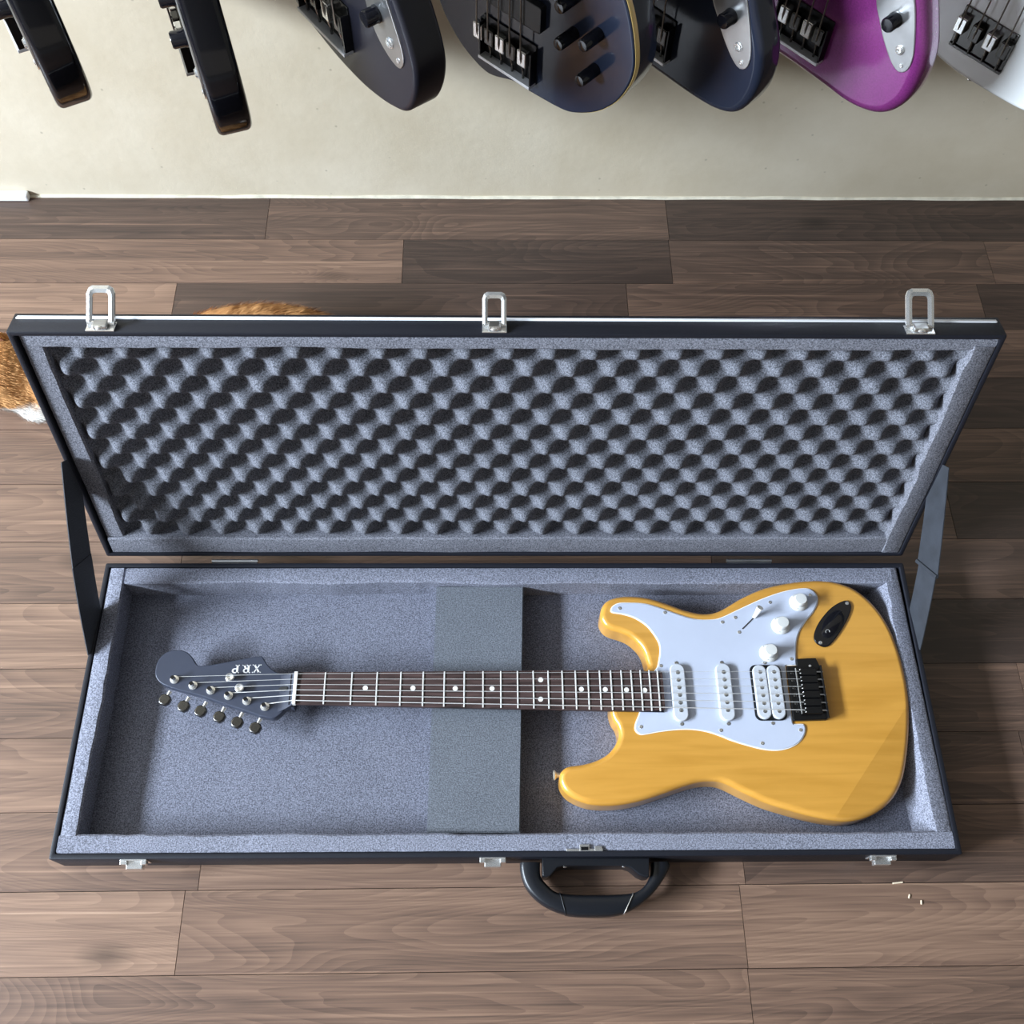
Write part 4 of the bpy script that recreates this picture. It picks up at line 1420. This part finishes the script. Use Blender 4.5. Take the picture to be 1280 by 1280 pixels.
wall_guitar('bass_guitar', 'satin black hanging bass with small steel control plate, left of the bass with yellow binding', 'guitar', root_from((-0.168, -0.1942, 0.5182), 53.7), 53.7, SATINBLACK, (-0.0610, 0.041), 4, [-0.049, -0.023, 0.003, 0.028],
            plate=([(84, 92), (91, 73), (103, 58), (119, 48), (134, 44), (144, 47), (151, 61), (147, 79), (139, 96), (128, 117), (110, 150), (94, 190), (80, 200), (70, 190), (74, 130)], [(106, 90), (98, 125), (86, 165)], (127, 68), (140, 54)), right=R3, r_edge=0.006, lscale=0.9)
R4 = [(0, -18), (27, -17), (55, -15), (77, -13), (97, -9), (119, 2), (139, 16), (155, 32), (170, 52), (182, 78), (187, 100), (186, 120), (178, 150), (164, 180), (140, 212), (128, 240), (128, 265), (138, 292), (143, 318), (135, 342), (120, 350), (100, 338), (80, 310), (60, 288), (38, 278)]
wall_guitar('bass_guitar', 'gloss black hanging five-string bass with yellow binding and four black knobs', 'guitar', root_from((0.0461, -0.1119, 0.4069), 43.7), 43.7, BLACKSHEEN, (-0.049, 0.041), 5, [-0.055 + 0.0022, -0.0335, -0.0145, 0.0045, 0.0235], right=R4, r_edge=0.0022,
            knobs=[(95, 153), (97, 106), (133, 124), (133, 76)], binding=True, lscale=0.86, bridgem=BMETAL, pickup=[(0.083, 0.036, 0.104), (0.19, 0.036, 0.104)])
wall_guitar('bass_guitar', 'dark brown-black hanging bass with steel control plate beside the purple bass', 'guitar', root_from((0.2203, -0.0791, 0.4168), 48), 48, BROWNSHEEN, (-0.041, 0.041), 4, S4, plate=plate_for(3, 6), lscale=0.80, bridgem=BMETAL, r_edge=0.010, right=[(0, -30), (60, -30), (92, -29), (119, -26), (143, -18), (159, -4), (171, 22), (175, 51), (171, 80), (160, 105), (140, 140), (122, 178), (110, 215)] + GEN_R[12:])
wall_guitar('bass_guitar', 'purple metallic hanging bass with steel control plate', 'guitar', root_from((0.4194, -0.0774, 0.4165), 48), 48, PURPLE, (-0.041, 0.041), 4, S4, plate=plate_for(0, 0), lscale=0.78, bridgem=BMETAL, r_edge=0.013, right=[(0, -32), (52, -34), (85, -36), (112, -33), (135, -25), (153, -10), (166, 16), (169, 48), (165, 78), (152, 108), (136, 140), (118, 178), (108, 215)] + GEN_R[12:])
wall_guitar('bass_guitar', 'white hanging bass with chrome bridge at the right edge', 'guitar', root_from((0.666, -0.068, 0.3924), 47.8), 47.8, WHITEL, (-0.041, 0.041), 4, [-0.0345, -0.0105, 0.0115, 0.0335], lscale=0.76, lip=0.0045, bridgem=DCHROME, lipm=DCHROME, r_edge=0.006, button=True, headm=WHITEL)

# ------------------------------------------------------------------ cat lying behind the lid
cat = thing('cat', 'ginger and white cat lying on the floor behind the open lid', 'cat', (-0.50, -0.27, 0.0))
bm = bmesh.new()


def blob(x, y, z, rx, ry, rz, rot=0.0):
    r = bmesh.ops.create_icosphere(bm, subdivisions=3, radius=1.0)
    M_ = T(x + 0.50, y + 0.27, z) @ Matrix.Rotation(rot, 4, 'Z') @ Matrix.Diagonal((rx, ry, rz, 1))
    for v in r['verts']:
        v.co = M_ @ v.co


blob(-0.360, -0.262, 0.050, 0.150, 0.075, 0.0525)         # loin and haunch
blob(-0.310, -0.270, 0.046, 0.075, 0.072, 0.046)         # hip
blob(-0.460, -0.285, 0.044, 0.090, 0.068, 0.042)         # ribs
blob(-0.570, -0.300, 0.042, 0.085, 0.062, 0.042)         # shoulder
blob(-0.655, -0.305, 0.042, 0.060, 0.050, 0.040)         # neck
blob(-0.735, -0.300, 0.052, 0.054, 0.052, 0.047, 0.4)    # skull
blob(-0.752, -0.340, 0.036, 0.024, 0.022, 0.020, 0.4)    # muzzle
blob(-0.726, -0.333, 0.030, 0.036, 0.026, 0.022)         # cheek
blob(-0.690, -0.350, 0.014, 0.034, 0.022, 0.013)         # fore paw
blob(-0.640, -0.325, 0.018, 0.055, 0.024, 0.017)         # fore leg
blob(-0.300, -0.315, 0.020, 0.070, 0.022, 0.019)         # hind foot
blob(-0.215, -0.230, 0.026, 0.040, 0.022, 0.020)         # tail root
blob(-0.185, -0.270, 0.020, 0.026, 0.040, 0.017)
blob(-0.200, -0.330, 0.016, 0.040, 0.026, 0.014, 0.6)
body_c = from_bm('body', bm, FUR, cat, smooth=True)
rm = body_c.modifiers.new('join', 'REMESH')
rm.mode = 'VOXEL'
rm.voxel_size = 0.005
rm.use_smooth_shade = True
sm = body_c.modifiers.new('soften', 'SMOOTH')
sm.factor = 0.6
sm.iterations = 8
bpy.context.view_layer.update()
dg = bpy.context.evaluated_depsgraph_get()
ev = body_c.evaluated_get(dg).to_mesh()
base_pts = []
for p in ev.polygons:
    base_pts.append((p.center.copy(), p.normal.copy(), p.area))
body_c.evaluated_get(dg).to_mesh_clear()
verts, faces = [], []
for c_, n_, a_ in base_pts:
    cnt = 3 if c_.z > 0.01 else 1
    for _ in range(cnt):
        j = Vector((R.uniform(-1, 1), R.uniform(-1, 1), R.uniform(-1, 1))) * 0.0024
        flow = Vector((1.0, -0.15, -0.12))
        flow = flow - n_ * flow.dot(n_)
        d = (flow.normalized() * 0.9 + n_ * R.uniform(0.25, 0.6) + Vector((R.uniform(-.3, .3), R.uniform(-.3, .3), R.uniform(-.3, .3)))).normalized()
        L_ = R.uniform(0.008, 0.015) * (0.7 if c_.x < -0.17 else 1)
        s = d.cross(n_)
        if s.length < 1e-4:
            continue
        s = s.normalized() * 0.00045
        b_ = c_ + j - n_ * 0.0008
        k = len(verts)
        mid = b_ + d * L_ * 0.5
        tip = b_ + d * L_ - n_ * 0.001
        verts += [b_ - s, b_ + s, mid + s * 0.7, mid - s * 0.7, tip]
        faces += [(k, k + 1, k + 2, k + 3), (k + 3, k + 2, k + 4)]
me = bpy.data.meshes.new('fur')
me.from_pydata([tuple(v) for v in verts], [], faces)
fur = link('fur', me, FUR, cat)
tag(fur, kind='stuff')
# face: nose, closed eyes, ears
nz = lathe('nose', [(0.0052, 0), (0.0048, 0.002), (0.002, 0.0035), (0, 0.0036)], PINK, cat, 14, T(-0.255, -0.089, 0.044) @ Matrix.Rotation(-0.35, 4, 'Z') @ Matrix.Rotation(1.25, 4, 'X'))
for ex_, ey_ in ((-0.287, -0.068), (-0.232, -0.074)):
    tube('closed_eye', [(ex_ - 0.008, ey_ + 0.001, 0.064), (ex_, ey_ - 0.0045, 0.0615), (ex_ + 0.008, ey_ + 0.001, 0.064)], 0.0012, mat('dark_eyelid', (0.06, 0.03, 0.02), 0.6), cat, 6)
for ex_, ey_, rz_ in ((-0.292, -0.020, 0.5), (-0.236, -0.006, -0.2)):
    bm = bmesh.new()
    bmesh.ops.create_cone(bm, cap_ends=True, segments=12, radius1=0.019, radius2=0.002, depth=0.034)
    for v in bm.verts:
        v.co = T(ex_, ey_, 0.104) @ Matrix.Rotation(rz_, 4, 'Z') @ Matrix.Rotation(0.25, 4, 'X') @ Matrix.Diagonal((1, 0.45, 1, 1)) @ v.co
    ear = from_bm('ear', bm, FUR, cat, smooth=True, angle=60)
    bm = bmesh.new()
    bmesh.ops.create_cone(bm, cap_ends=True, segments=12, radius1=0.013, radius2=0.001, depth=0.026)
    for v in bm.verts:
        v.co = T(ex_, ey_ - 0.0045, 0.101) @ Matrix.Rotation(rz_, 4, 'Z') @ Matrix.Rotation(0.25, 4, 'X') @ Matrix.Diagonal((1, 0.40, 1, 1)) @ v.co
    from_bm('inner_ear', bm, PINK, ear, smooth=True, angle=60)

# ------------------------------------------------------------------ crumbs on the floor
for i, (x, y, l_, rz_, lb) in enumerate([
        (0.4845, -1.0342, 0.013, 0.1, 'pale wood splinter on the floor in front of the case, right of the handle'),
        (0.4958, -1.0497, 0.005, 1.2, 'upper of two pale crumbs below the wood splinter'),
        (0.5093, -1.0567, 0.005, 1.4, 'lower of two pale crumbs below the wood splinter')]):
    bm = bmesh.new()
    bm_box(bm, -l_ / 2, l_ / 2, -0.0009, 0.0009, 0, 0.0012, 0.0003, 1)
    for v in bm.verts:
        v.co.y += 0.10 * v.co.x * math.sin(v.co.x * 400)
    cr_ = from_bm('wood_splinter' if i == 0 else 'crumb', bm, LITTER, None, loc=(x, y, 0.0001), rot=(0, 0, rz_))
    tag(cr_, lb, 'debris')
